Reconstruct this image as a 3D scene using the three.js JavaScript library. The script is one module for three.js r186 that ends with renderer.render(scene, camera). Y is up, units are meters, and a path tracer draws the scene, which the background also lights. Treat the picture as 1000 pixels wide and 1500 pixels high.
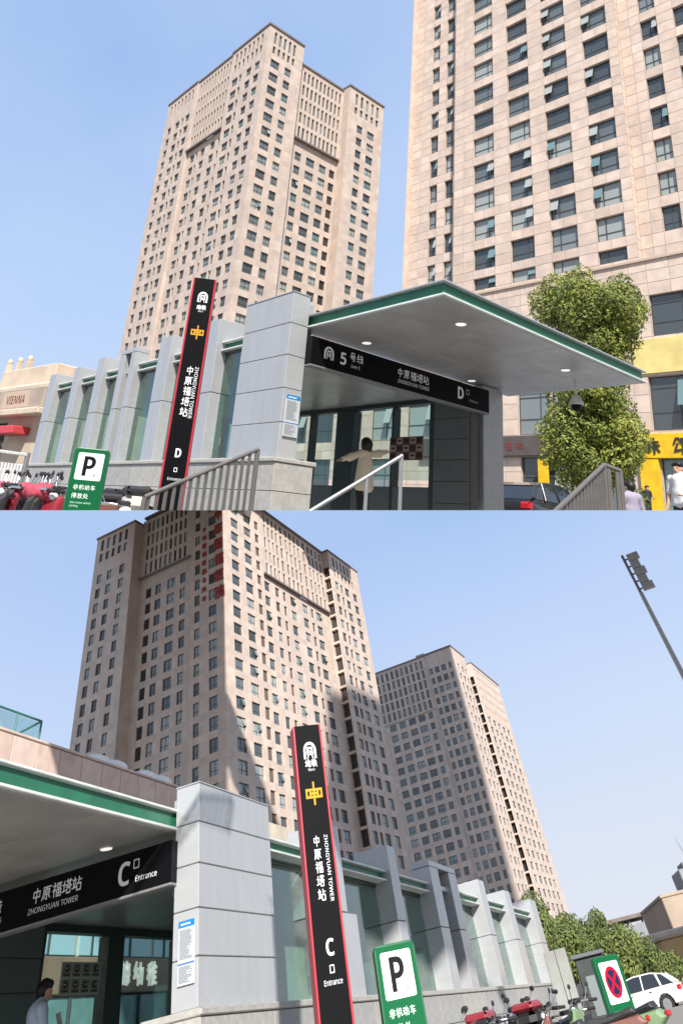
import * as THREE from 'three';
import { mergeGeometries } from 'three/addons/utils/BufferGeometryUtils.js';
import { MarchingCubes } from 'three/addons/objects/MarchingCubes.js';

// ------------------------------------------------------------------ camera, sky, sun, exposure
// The photograph is two pictures of one metro station, one above the other. They are built as two places: the lower
// street, and an upper terrace whose ground plane climbs away from the viewer, so that one lens sees both.
const V = (x, y, z) => new THREE.Vector3(x, y, z);
const EYE = V(0, 0.75, 0);
const FOC = 950, PX = 491.57, PY = 400, CUT = 747.5;
const RL = [[0.986226, -0.152516, 0.064002], [-0.046182, -0.62548, -0.778872], [0.158823, 0.765189, -0.623908]];
const RU = [[0.996204, 0.076343, -0.041819], [0.056023, -0.930016, -0.363225], [-0.066622, 0.359503, -0.930763]];
const QM = [[0.969315, 0.175339, -0.172295], [-0.237957, 0.84515, -0.478641], [0.061691, 0.504953, 0.86094]];

const scene = new THREE.Scene();
const camera = new THREE.PerspectiveCamera(2 * Math.atan(1100 / FOC) * 180 / Math.PI, 1016.86 / 2200, 0.1, 3000);
camera.setViewOffset(1016.86, 2200, 16.86, 700, 1000, 1500);
{
  const m = new THREE.Matrix4().makeBasis(V(...RL[0]), V(...RL[1]).negate(), V(...RL[2]).negate());
  camera.quaternion.setFromRotationMatrix(m); camera.position.copy(EYE); camera.updateMatrixWorld(true);
}
const renderer = new THREE.WebGLRenderer({ antialias: true });
renderer.toneMapping = THREE.LinearToneMapping;
renderer.toneMappingExposure = 1.55;
renderer.shadowMap.enabled = true;

const rad = (d) => d * Math.PI / 180;
const SUN_AZ = rad(6), SUN_EL = rad(22);
const SUN = V(Math.cos(SUN_EL) * Math.sin(SUN_AZ), Math.sin(SUN_EL), Math.cos(SUN_EL) * Math.cos(SUN_AZ));
{
  const sun = new THREE.DirectionalLight(new THREE.Color(1, 0.945, 0.87), 5);
  sun.name = 'sun'; sun.position.copy(SUN).multiplyScalar(300); sun.target.position.set(0, 0, 0);
  sun.castShadow = true; sun.shadow.radius = 2; sun.shadow.mapSize.set(4096, 4096);
  Object.assign(sun.shadow.camera, { left: -200, right: 200, top: 200, bottom: -200, near: 1, far: 900 });
  scene.add(sun, sun.target);
}
const SKY = 0.65;                                                 // sky brightness before exposure
let seed = 20240611;
const rnd = () => { seed = (seed + 0x6d2b79f5) | 0; let t = Math.imul(seed ^ (seed >>> 15), 1 | seed); t = (t + Math.imul(t ^ (t >>> 7), 61 | t)) ^ t; return ((t ^ (t >>> 14)) >>> 0) / 4294967296; };
const rr = (a, b) => a + (b - a) * rnd();
const hash2 = (x, y, s = 0) => { let h = Math.imul(x | 0, 374761393) ^ Math.imul(y | 0, 668265263) ^ Math.imul(s | 0, 974711); h = Math.imul(h ^ (h >>> 13), 1274126177); return ((h ^ (h >>> 16)) >>> 0) / 4294967296; };
const noise2 = (x, y, per, s = 0) => {                         // tiling value noise
  const xi = Math.floor(x), yi = Math.floor(y), fx = x - xi, fy = y - yi, u = fx * fx * (3 - 2 * fx), v = fy * fy * (3 - 2 * fy), w = (a) => ((a % per) + per) % per;
  const a = hash2(w(xi), w(yi), s), b = hash2(w(xi + 1), w(yi), s), c = hash2(w(xi), w(yi + 1), s), d = hash2(w(xi + 1), w(yi + 1), s);
  return a + (b - a) * u + (c - a) * v + (a - b - c + d) * u * v;
};
const fbm = (x, y, per, s = 0, o = 4) => { let r = 0, k = 0.5, f = 1; for (let i = 0; i < o; i++) { r += k * noise2(x * f, y * f, per * f, s + i); f *= 2; k *= 0.5; } return r; };
{
  const W = 512, H = 256, d = new Float32Array(W * H * 4);
  const stops = [[-90, 0.5, 0.5, 0.5], [-4, 0.66, 0.67, 0.69], [0, 0.8, 0.82, 0.86], [5, 0.73, 0.79, 0.91], [12, 0.6, 0.73, 0.95], [22, 0.5, 0.65, 0.94], [28, 0.42, 0.58, 0.9], [31, 0.42, 0.58, 0.9], [38, 0.58, 0.72, 0.96], [46, 0.52, 0.68, 0.96], [66, 0.41, 0.57, 0.89], [90, 0.34, 0.5, 0.85]];
  for (let j = 0; j < H; j++) {
    const el = ((j + 0.5) / H - 0.5) * 180;
    for (let i = 0; i < W; i++) {
      const veil = (fbm(i / 32, j / 16, 16, 7, 5) - 0.47) * 0.22, e = el + (fbm(i / 64, j / 32, 8, 3, 3) - 0.47) * 5;
      let k = 0; while (k < stops.length - 2 && stops[k + 1][0] < e) k++;
      const A = stops[k], B = stops[k + 1], t = Math.min(1, Math.max(0, (e - A[0]) / (B[0] - A[0])));
      for (let c = 0; c < 3; c++) { const v = A[c + 1] + (B[c + 1] - A[c + 1]) * t; d[(j * W + i) * 4 + c] = v + veil * (0.95 - v) * (el > 0 ? 1 : 0); }
      d[(j * W + i) * 4 + 3] = 1;
    }
  }
  for (let i = 0; i < d.length; i += 4) for (let c = 0; c < 3; c++) d[i + c] *= SKY;
  const sky = new THREE.DataTexture(d, W, H, THREE.RGBAFormat, THREE.FloatType);
  sky.mapping = THREE.EquirectangularReflectionMapping; sky.magFilter = sky.minFilter = THREE.LinearFilter; sky.wrapS = THREE.RepeatWrapping; sky.needsUpdate = true;
  scene.background = sky; scene.environment = sky;
}

// ------------------------------------------------------------------ the two places and pixel rays
const mulT = (M, v) => V(M[0][0] * v.x + M[1][0] * v.y + M[2][0] * v.z, M[0][1] * v.x + M[1][1] * v.y + M[2][1] * v.z, M[0][2] * v.x + M[1][2] * v.y + M[2][2] * v.z);
const mul = (M, v) => V(M[0][0] * v.x + M[0][1] * v.y + M[0][2] * v.z, M[1][0] * v.x + M[1][1] * v.y + M[1][2] * v.z, M[2][0] * v.x + M[2][1] * v.y + M[2][2] * v.z);
const I3 = [[1, 0, 0], [0, 1, 0], [0, 0, 1]];
const quatOf = (M) => new THREE.Quaternion().setFromRotationMatrix(new THREE.Matrix4().set(M[0][0], M[0][1], M[0][2], 0, M[1][0], M[1][1], M[1][2], 0, M[2][0], M[2][1], M[2][2], 0, 0, 0, 0, 1));
const UP = { R: RU, Q: QM, q: quatOf(QM), sg: 1, upper: true }, LO = { R: RL, Q: I3, q: new THREE.Quaternion(), sg: -1, upper: false };
const ray = (W, x, y) => mulT(W.R, V((x - PX) / FOC, (y - PY) / FOC, 1)).normalize();
const at = (W, x, y, hd) => { const d = ray(W, x, y); return d.multiplyScalar(hd / Math.hypot(d.x, d.z)); };
const level = (W, x1, y1, hd, x2, y2) => { const p = at(W, x1, y1, hd), d = ray(W, x2, y2); return [p, d.multiplyScalar(p.y / d.y)]; };
const glob = (W, p) => mul(W.Q, p).add(EYE);
const YAW = V(0, 1, 0);
const GROUND = -0.75;                                            // lower street, below the eye

const taken = new Map();
const numbered = (n) => { const k = taken.get(n) ?? 0; taken.set(n, k + 1); return k ? n + '_' + String(k).padStart(3, '0') : n; };
const uppers = [];
function put(o, W, p, yaw = 0) {
  o.quaternion.copy(W.q).multiply(new THREE.Quaternion().setFromAxisAngle(YAW, yaw)); o.position.copy(glob(W, p)); scene.add(o);
  if (W.upper) uppers.push(o); return o;
}
function tag(o, label, category, group, kind) { o.userData.label = label; if (category) o.userData.category = category; if (group) o.userData.group = group; if (kind) o.userData.kind = kind; return o; }
function thing(name, label, category, W, p, yaw = 0, group, kind) { const g = new THREE.Group(); g.name = numbered(name); tag(g, label, category, group, kind); return put(g, W, p, yaw); }
function part(name, geo, mat, parent) { const m = new THREE.Mesh(geo, mat); m.name = name; m.castShadow = m.receiveShadow = true; parent.add(m); return m; }

// ------------------------------------------------------------------ geometry helpers
const mg = (list) => mergeGeometries(list.map((g) => (g.index ? g.toNonIndexed() : g)));
class QB {                                                        // quads with uv in metres and optional colours
  constructor(colored) { this.p = []; this.n = []; this.u = []; this.c = colored ? [] : null; }
  quad(a, b, c, d, n, col) {
    const e1 = V().subVectors(b, a), e2 = V().subVectors(d, a), lu = e1.length(), lv = e2.length();
    const flip = V().crossVectors(e1, e2).dot(n) < 0, o = [hash2(a.x * 97, a.y * 89, 1) * 7, hash2(a.z * 83, a.y * 71, 2) * 7];
    const v = [a, b, c, d], t = [[0, 0], [lu, 0], [lu, lv], [0, lv]];
    for (const i of flip ? [0, 2, 1, 0, 3, 2] : [0, 1, 2, 0, 2, 3]) { this.p.push(v[i].x, v[i].y, v[i].z); this.n.push(n.x, n.y, n.z); this.u.push(t[i][0] + o[0], t[i][1] + o[1]); if (this.c) this.c.push(...col); }
  }
  geo() {
    const g = new THREE.BufferGeometry(); g.setAttribute('position', new THREE.Float32BufferAttribute(this.p, 3)); g.setAttribute('normal', new THREE.Float32BufferAttribute(this.n, 3)); g.setAttribute('uv', new THREE.Float32BufferAttribute(this.u, 2));
    if (this.c) g.setAttribute('color', new THREE.Float32BufferAttribute(this.c, 3)); return g;
  }
}
// box between two corners with chamfered edges
function cbox(x0, x1, y0, y1, z0, z1, c = 0.006) {
  if (x1 < x0) [x0, x1] = [x1, x0]; if (y1 < y0) [y0, y1] = [y1, y0]; if (z1 < z0) [z0, z1] = [z1, z0];
  c = Math.min(c, (x1 - x0) / 3, (y1 - y0) / 3, (z1 - z0) / 3);
  const q = new QB(), lo = [x0, y0, z0], hi = [x1, y1, z1];
  const pt = (o) => V(...o);
  for (let ax = 0; ax < 3; ax++) for (const s of [0, 1]) {
    const a = (ax + 1) % 3, b = (ax + 2) % 3, mk = (ia, ib) => { const o = []; o[ax] = s ? hi[ax] : lo[ax]; o[a] = ia ? hi[a] - c : lo[a] + c; o[b] = ib ? hi[b] - c : lo[b] + c; return pt(o); };
    const n = [0, 0, 0]; n[ax] = s ? 1 : -1; q.quad(mk(0, 0), mk(1, 0), mk(1, 1), mk(0, 1), V(...n));
  }
  for (let ax = 0; ax < 3; ax++) { const a = (ax + 1) % 3, b = (ax + 2) % 3; for (const sa of [0, 1]) for (const sb of [0, 1]) {     // edges along ax
    const mk = (e, k) => { const o = []; o[ax] = e ? hi[ax] - c : lo[ax] + c; o[a] = (sa ? hi[a] : lo[a]) + (k ? 0 : (sa ? -c : c)); o[b] = (sb ? hi[b] : lo[b]) + (k ? (sb ? -c : c) : 0); return pt(o); };
    const n = [0, 0, 0]; n[a] = sa ? 0.7071 : -0.7071; n[b] = sb ? 0.7071 : -0.7071; q.quad(mk(0, 0), mk(1, 0), mk(1, 1), mk(0, 1), V(...n));
  } }
  return q.geo();
}
function bar(a, b, r0, r1 = r0, n = 8) {
  const d = V().subVectors(b, a), g = new THREE.CylinderGeometry(r1, r0, d.length(), n, 1), q = new THREE.Quaternion().setFromUnitVectors(YAW, d.clone().normalize());
  return g.toNonIndexed().applyQuaternion(q).translate((a.x + b.x) / 2, (a.y + b.y) / 2, (a.z + b.z) / 2);
}
const tube = (pts, r, seg = 24, n = 8) => new THREE.TubeGeometry(new THREE.CatmullRomCurve3(pts.map((p) => V(...p))), seg, r, n).toNonIndexed();
const ball = (x, y, z, sx, sy, sz, n = 14) => new THREE.SphereGeometry(1, n, Math.ceil(n * 0.7)).toNonIndexed().scale(sx, sy, sz).translate(x, y, z);
function prism(shape, depth, bevel = 0.01) {                      // [[x,y]...] extruded along z, centred
  const s = new THREE.Shape(shape.map(([x, y]) => new THREE.Vector2(x, y)));
  return new THREE.ExtrudeGeometry(s, { depth: depth - 2 * bevel, bevelEnabled: bevel > 0, bevelThickness: bevel, bevelSize: bevel, bevelOffset: -bevel, bevelSegments: 2, curveSegments: 6 }).translate(0, 0, -depth / 2 + bevel);
}

// ------------------------------------------------------------------ materials
const texCache = new Map();
function grain(key, W, H, fn, srgb = true) {
  if (texCache.has(key)) return texCache.get(key);
  const d = new Uint8Array(W * H * 4);
  for (let y = 0; y < H; y++) for (let x = 0; x < W; x++) { const v = fn(x, y), o = (y * W + x) * 4; for (let c = 0; c < 3; c++) d[o + c] = Math.max(0, Math.min(255, Array.isArray(v) ? v[c] : v)); d[o + 3] = 255; }
  const t = new THREE.DataTexture(d, W, H); t.wrapS = t.wrapT = THREE.RepeatWrapping; t.magFilter = THREE.LinearFilter; t.minFilter = THREE.LinearMipmapLinearFilter; t.generateMipmaps = true;
  if (srgb) t.colorSpace = THREE.SRGBColorSpace; t.needsUpdate = true; texCache.set(key, t); return t;
}
const rep = (t, x, y = x) => { const c = t.clone(); c.repeat.set(x, y); c.needsUpdate = true; return c; };
// mottled: light patches and fine grain, average near white
const mottle = grain('mottle', 256, 256, (x, y) => 234 + 22 * (fbm(x / 32, y / 32, 8, 11, 5) - 0.47) * 2 + 10 * (hash2(x, y, 5) - 0.5));
const streak = grain('streak', 256, 256, (x, y) => 236 + 12 * (fbm(x / 16, y / 128, 16, 21, 4) - 0.47) * 1.4 + 8 * (fbm(x / 40, y / 40, 6, 22, 4) - 0.47) + 3 * (hash2(x, y, 8) - 0.5));
const granite = grain('granite', 256, 256, (x, y) => 226 + 34 * (hash2(x, y, 31) - 0.5) + 30 * (hash2(x >> 1, y >> 1, 32) - 0.5) + 40 * (fbm(x / 32, y / 32, 8, 33, 3) - 0.47));
const rough = grain('rough', 256, 256, (x, y) => 150 + 130 * (fbm(x / 24, y / 24, 10, 41, 5) - 0.47), false);
const M = {};
const std = (name, rgb, roughness = 0.7, o = {}) => (M[name] = new THREE.MeshStandardMaterial({ color: new THREE.Color().setRGB(...rgb), roughness, ...o, name }));
const phys = (name, rgb, o = {}) => (M[name] = new THREE.MeshPhysicalMaterial({ color: new THREE.Color().setRGB(...rgb), ...o, name }));
std('panel', [0.46, 0.475, 0.49], 0.42, { map: rep(streak, 0.5, 0.5), roughnessMap: rep(rough, 0.7), metalness: 0.15 });
std('panel_cool', [0.41, 0.43, 0.45], 0.45, { map: rep(streak, 0.5, 0.5), roughnessMap: rep(rough, 0.7), metalness: 0.15 });
std('joint', [0.09, 0.09, 0.09], 0.9);
std('stone', [0.42, 0.42, 0.41], 0.75, { map: rep(granite, 1.6) });
std('stone_warm', [0.47, 0.46, 0.43], 0.75, { map: rep(granite, 1.6) });
std('green', [0.022, 0.17, 0.095], 0.45, { map: rep(mottle, 0.6) });
std('rail_white', [0.72, 0.76, 0.74], 0.45, { map: rep(mottle, 0.6) });
std('soffit', [0.52, 0.52, 0.51], 0.38, { map: rep(mottle, 0.3), metalness: 0.2 });
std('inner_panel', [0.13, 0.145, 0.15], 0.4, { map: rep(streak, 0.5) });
std('mullion', [0.035, 0.045, 0.045], 0.45, { map: mottle });
std('roof_grey', [0.4, 0.4, 0.4], 0.8, { map: rep(mottle, 0.2) });
phys('glass', [0.55, 0.74, 0.68], { roughness: 0.03, transmission: 1, thickness: 0, ior: 1.9 });
phys('glass_clear', [0.8, 0.9, 0.88], { roughness: 0.03, transmission: 1, thickness: 0 });
phys('sign_black', [0.008, 0.009, 0.012], { roughness: 0.6, specularIntensity: 0.25 });
std('sign_red', [0.42, 0.018, 0.035], 0.4);
std('sign_green', [0.012, 0.13, 0.055], 0.4, { map: rep(mottle, 0.5) });
std('white_paint', [0.78, 0.78, 0.77], 0.5, { map: rep(mottle, 0.7) });
std('steel', [0.5, 0.5, 0.5], 0.35, { metalness: 0.75, map: rep(mottle, 2) });
std('steel_dull', [0.3, 0.3, 0.31], 0.5, { metalness: 0.4, map: rep(mottle, 2) });
std('rail_bar', [0.17, 0.16, 0.15], 0.5, { metalness: 0.3, map: rep(mottle, 2) });
std('paving', [0.38, 0.35, 0.31], 0.9, { map: rep(granite, 0.9) });
std('asphalt', [0.2, 0.19, 0.18], 0.95, { map: rep(granite, 0.6) });
// towers
std('clad', [0.62, 0.505, 0.43], 0.7, { map: rep(mottle, 0.11, 0.07), vertexColors: true });
std('clad_joint', [0.46, 0.36, 0.29], 0.85);
std('coping', [0.2, 0.16, 0.15], 0.8, { map: rep(mottle, 0.2) });
std('window_frame', [0.06, 0.065, 0.07], 0.5);
const paneMats = [
  phys('pane_dark', [0.055, 0.067, 0.07], { roughness: 0.06, ior: 1.75 }), phys('pane_mid', [0.11, 0.13, 0.135], { roughness: 0.07, ior: 1.8 }),
  phys('pane_teal', [0.12, 0.2, 0.205], { roughness: 0.07, ior: 1.8 }), phys('pane_curtain', [0.3, 0.33, 0.32], { roughness: 0.18, ior: 1.6 }), phys('pane_grey', [0.18, 0.205, 0.21], { roughness: 0.09, ior: 1.7 })];
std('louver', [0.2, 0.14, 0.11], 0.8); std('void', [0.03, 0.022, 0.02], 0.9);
phys('shop_pane', [0.04, 0.05, 0.055], { roughness: 0.05, ior: 1.6 });
phys('window_blue', [0.33, 0.52, 0.58], { roughness: 0.08, ior: 1.6 });

// ------------------------------------------------------------------ lettering: strokes of the characters on a 100 x 100 square
const box4 = (a, b, c, d) => [a, b, c, b, c, d, a, d, a, b];
const EARTH = [[22, 12, 22, 80], [6, 36, 38, 36], [4, 82, 40, 74]];
const GLYPH = {
  '中': [box4(18, 25, 82, 62), [50, 4, 50, 98]], '口': [box4(20, 20, 80, 86)],
  '原': [[14, 12, 94, 12], [15, 12, 18, 55, 6, 95], [56, 14, 46, 26], box4(32, 28, 78, 60), [32, 44, 78, 44], [55, 62, 55, 95, 45, 90], [35, 70, 24, 86], [74, 70, 88, 86]],
  '福': [[22, 4, 30, 15], [8, 24, 40, 24, 10, 58], [25, 45, 25, 97], [30, 50, 40, 58], [50, 10, 96, 10], box4(56, 22, 90, 40), box4(52, 52, 95, 94), [73, 52, 73, 94], [52, 73, 95, 73]],
  '塔': [...EARTH, [45, 14, 97, 14], [58, 4, 58, 24], [82, 4, 82, 24], [70, 26, 44, 52], [70, 26, 98, 50], [58, 48, 84, 48], box4(54, 60, 88, 94)],
  '站': [[22, 6, 26, 16], [6, 24, 42, 24], [14, 36, 18, 70], [34, 34, 28, 70], [4, 78, 44, 72], [68, 6, 68, 50], [68, 26, 96, 26], box4(52, 50, 92, 94)],
  '地': [...EARTH, [44, 34, 92, 26, 90, 66, 82, 62], [68, 6, 68, 72], [54, 16, 54, 86, 60, 92, 94, 90, 96, 76]],
  '铁': [[24, 4, 8, 30], [16, 22, 42, 22], [12, 42, 40, 42], [26, 42, 26, 88, 42, 78], [10, 62, 40, 62], [58, 10, 50, 30], [52, 28, 92, 28], [46, 54, 97, 54], [72, 6, 72, 50, 46, 96], [72, 54, 96, 96]],
  '号': [box4(28, 8, 72, 38), [10, 50, 90, 50], [36, 52, 30, 68, 76, 68, 72, 92, 54, 94]],
  '线': [[28, 6, 10, 34, 30, 32, 10, 60, 36, 54], [6, 86, 40, 76], [50, 28, 90, 20], [46, 52, 96, 44], [64, 6, 72, 60, 94, 94], [90, 60, 48, 96]],
  '非': [[38, 6, 38, 96], [62, 6, 62, 96], [10, 24, 38, 24], [10, 46, 38, 46], [6, 70, 38, 68], [62, 24, 92, 24], [62, 46, 90, 46], [62, 68, 94, 68]],
  '机': [[24, 5, 24, 96], [6, 28, 42, 28], [24, 30, 6, 66], [24, 36, 40, 54], [56, 14, 54, 60, 44, 94], [56, 14, 82, 14, 84, 84, 97, 84, 97, 72]],
  '动': [[8, 20, 44, 20], [4, 42, 48, 42], [26, 44, 12, 78, 42, 72], [36, 62, 46, 84], [52, 30, 92, 30, 88, 90, 76, 86], [68, 6, 66, 50, 46, 94]],
  '车': [[14, 20, 86, 20], [44, 6, 22, 50, 82, 50], [54, 34, 54, 97], [6, 70, 94, 70]],
  '停': [[26, 5, 6, 46], [18, 34, 18, 96], [62, 3, 66, 12], [36, 18, 96, 18], box4(50, 28, 82, 44), [38, 62, 38, 52, 96, 52, 94, 62], [48, 70, 86, 70], [67, 70, 67, 95, 56, 92]],
  '放': [[26, 4, 30, 16], [6, 24, 48, 24], [24, 26, 20, 60, 6, 94], [24, 46, 42, 46, 40, 92, 32, 90], [64, 6, 52, 40], [60, 26, 97, 26], [86, 28, 78, 60, 50, 96], [60, 36, 72, 70, 97, 96]],
  '处': [[30, 6, 8, 50], [26, 24, 46, 24, 36, 60, 8, 94], [16, 44, 40, 74, 96, 94], [70, 6, 70, 76], [72, 34, 90, 52]],
  '德': [[22, 4, 6, 24], [26, 24, 4, 52], [18, 46, 18, 96], [40, 14, 94, 14], [66, 4, 64, 28], box4(42, 28, 92, 46), [58, 28, 58, 46], [76, 28, 76, 46], [38, 56, 96, 56], [42, 68, 38, 88], [54, 66, 56, 90, 80, 92, 84, 80], [66, 64, 72, 74], [88, 66, 96, 82]],
  '幼': [[24, 6, 8, 36, 30, 34, 8, 66, 40, 60], [30, 46, 44, 72], [50, 30, 92, 30, 88, 90, 74, 86], [68, 8, 66, 52, 48, 94]],
  '稚': [[38, 6, 10, 16], [4, 34, 44, 34], [24, 14, 24, 96], [22, 38, 4, 70], [28, 44, 42, 60], [60, 6, 48, 40], [56, 24, 56, 96], [74, 4, 80, 14], [56, 22, 96, 22], [56, 44, 92, 44], [56, 66, 92, 66], [54, 90, 98, 90], [75, 22, 75, 90]],
  '味': [box4(6, 26, 34, 66), [44, 28, 92, 28], [38, 50, 98, 50], [68, 6, 68, 96], [66, 50, 40, 86], [70, 50, 97, 86]],
  '颂': [[22, 8, 6, 40], [34, 8, 48, 36], [26, 42, 10, 84, 42, 78], [52, 12, 98, 12], box4(58, 26, 92, 72), [58, 48, 92, 48], [66, 74, 52, 96], [82, 74, 98, 96]],
  '国': [box4(12, 8, 88, 94), [28, 26, 72, 26], [32, 50, 68, 50], [26, 76, 74, 76], [50, 26, 50, 76], [62, 60, 68, 68]],
  '医': [[90, 10, 12, 10, 12, 92, 92, 92], [36, 20, 28, 38], [32, 32, 78, 32], [24, 54, 84, 54], [54, 32, 52, 54, 30, 82], [56, 58, 80, 82]],
  '院': [[12, 8, 12, 96], [12, 10, 34, 10, 26, 34, 36, 52, 18, 62], [66, 3, 68, 12], [44, 30, 44, 16, 96, 16, 94, 30], [52, 38, 88, 38], [44, 58, 98, 58], [60, 58, 56, 80, 38, 96], [78, 58, 78, 90, 98, 90, 98, 78]],
  '禁': [[26, 4, 26, 44], [8, 16, 46, 16], [26, 18, 8, 40], [74, 4, 74, 44], [54, 16, 94, 16], [74, 18, 94, 40], [24, 52, 76, 52], [8, 66, 92, 66], [50, 66, 50, 96], [28, 76, 14, 92], [72, 76, 88, 92]],
  '止': [[52, 6, 52, 90], [52, 42, 84, 42], [22, 34, 22, 90], [6, 92, 94, 92]],
};
function glyph(c, ch, x, y, s, w, col) {
  c.strokeStyle = col; c.lineWidth = w; c.lineCap = 'round'; c.lineJoin = 'round';
  for (const st of GLYPH[ch] ?? []) { c.beginPath(); for (let i = 0; i < st.length; i += 2) c[i ? 'lineTo' : 'moveTo'](x + st[i] * s / 100, y + st[i + 1] * s / 100); c.stroke(); }
}
const glyphs = (c, str, x, y, s, w, col, gap = 0.1) => [...str].forEach((ch, i) => glyph(c, ch, x + i * s * (1 + gap), y, s, w, col));
function canvasTex(w, h, draw) { const cv = document.createElement('canvas'); cv.width = w; cv.height = h; draw(cv.getContext('2d'), w, h); const t = new THREE.CanvasTexture(cv); t.colorSpace = THREE.SRGBColorSpace; t.magFilter = THREE.LinearFilter; t.anisotropy = 8; return t; }
const printMat = (name, tex, o = {}) => new THREE.MeshPhysicalMaterial({ name, map: tex, roughness: 0.6, specularIntensity: 0.2, ...o });
const face = (w, h) => new THREE.PlaneGeometry(w, h).toNonIndexed();
function metroLogo(c, x, y, s, col) {
  c.strokeStyle = col; c.lineCap = 'butt'; c.lineWidth = s * 0.17; c.beginPath(); c.moveTo(x - s * 0.42, y + s * 0.5); c.lineTo(x - s * 0.42, y); c.arc(x, y, s * 0.42, Math.PI, 0); c.lineTo(x + s * 0.42, y + s * 0.5); c.stroke();
  c.fillStyle = col; c.fillRect(x - s * 0.2, y - s * 0.2, s * 0.4, s * 0.1); c.lineWidth = s * 0.07; c.strokeRect(x - s * 0.2, y - s * 0.12, s * 0.4, s * 0.36);
  c.fillRect(x - s * 0.2, y + s * 0.08, s * 0.4, s * 0.07); c.beginPath(); c.arc(x - s * 0.1, y + s * 0.0, s * 0.05, 0, 7); c.arc(x + s * 0.1, y, s * 0.05, 0, 7); c.fill();
  c.beginPath(); c.moveTo(x - s * 0.12, y + s * 0.24); c.lineTo(x - s * 0.24, y + s * 0.52); c.moveTo(x + s * 0.12, y + s * 0.24); c.lineTo(x + s * 0.24, y + s * 0.52); c.stroke();
}

// ------------------------------------------------------------------ tower facades
// A facade is a rectangle of wall with real openings. ax 's' runs along s at t = at, ax 't' runs along t at s = at; d goes into the building.
function newTower(sg) { return { sg, wall: new QB(true), back: new QB(), wins: [] }; }
function patch(T, o) {
  const { sg } = T, { ax, at: P, u0, u1, h0, h1, cols = [], rows = [], depth = 0.28, pw = 9, ph = 9, gap = 0, tone = 1 } = o;
  const mp = (u, h, d) => (ax === 's' ? V(u, h, sg * (P + d)) : V(P + d, h, sg * u)), n = ax === 's' ? V(0, 0, -sg) : V(-1, 0, 0), uN = ax === 's' ? V(1, 0, 0) : V(0, 0, sg);
  const cuts = (a, b, list) => [...new Set([a, b, ...list.flatMap((l) => [l[0], l[1]])].filter((v) => v >= a && v <= b))].sort((p, q) => p - q);
  const us = cuts(u0, u1, cols), hs = cuts(h0, h1, rows), inside = (list, a, b) => list.find((l) => a >= l[0] - 1e-6 && b <= l[1] + 1e-6);
  for (let i = 0; i + 1 < us.length; i++) for (let j = 0; j + 1 < hs.length; j++) {
    const [ua, ub, ha, hb] = [us[i], us[i + 1], hs[j], hs[j + 1]], c = inside(cols, ua, ub), r = inside(rows, ha, hb);
    if (c && r) {
      const col = [0.97, 0.97, 0.97];
      T.wall.quad(mp(ua, ha, 0), mp(ua, hb, 0), mp(ua, hb, depth), mp(ua, ha, depth), uN, col); T.wall.quad(mp(ub, ha, 0), mp(ub, hb, 0), mp(ub, hb, depth), mp(ub, ha, depth), uN.clone().negate(), col);
      T.wall.quad(mp(ua, ha, 0), mp(ub, ha, 0), mp(ub, ha, depth), mp(ua, ha, depth), V(0, 1, 0), col); T.wall.quad(mp(ua, hb, 0), mp(ub, hb, 0), mp(ub, hb, depth), mp(ua, hb, depth), V(0, -1, 0), col);
      T.wins.push({ p: mp((ua + ub) / 2, (ha + hb) / 2, depth), w: ub - ua, h: hb - ha, rot: ax === 't' ? -Math.PI / 2 : sg > 0 ? Math.PI : 0, type: c[2] ?? 'w', k: o.weight ?? 1 });
    } else {
      const nx = Math.max(1, Math.round((ub - ua) / pw)), ny = Math.max(1, Math.round((hb - ha) / ph)), g = gap / 2;
      for (let a = 0; a < nx; a++) for (let b = 0; b < ny; b++) {
        const x0 = ua + (ub - ua) * a / nx + g, x1 = ua + (ub - ua) * (a + 1) / nx - g, y0 = ha + (hb - ha) * b / ny + g, y1 = ha + (hb - ha) * (b + 1) / ny - g;
        const k = tone * (gap ? rr(0.9, 1.06) : rr(0.965, 1.02)), m = rr(-0.015, 0.015);
        T.wall.quad(mp(x0, y0, 0), mp(x1, y0, 0), mp(x1, y1, 0), mp(x0, y1, 0), n, [k + m, k, k - m]);
      }
      if (gap) T.back.quad(mp(ua, ha, 0.015), mp(ub, ha, 0.015), mp(ub, hb, 0.015), mp(ua, hb, 0.015), n);
    }
  }
}
const winGeo = new Map();
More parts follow.
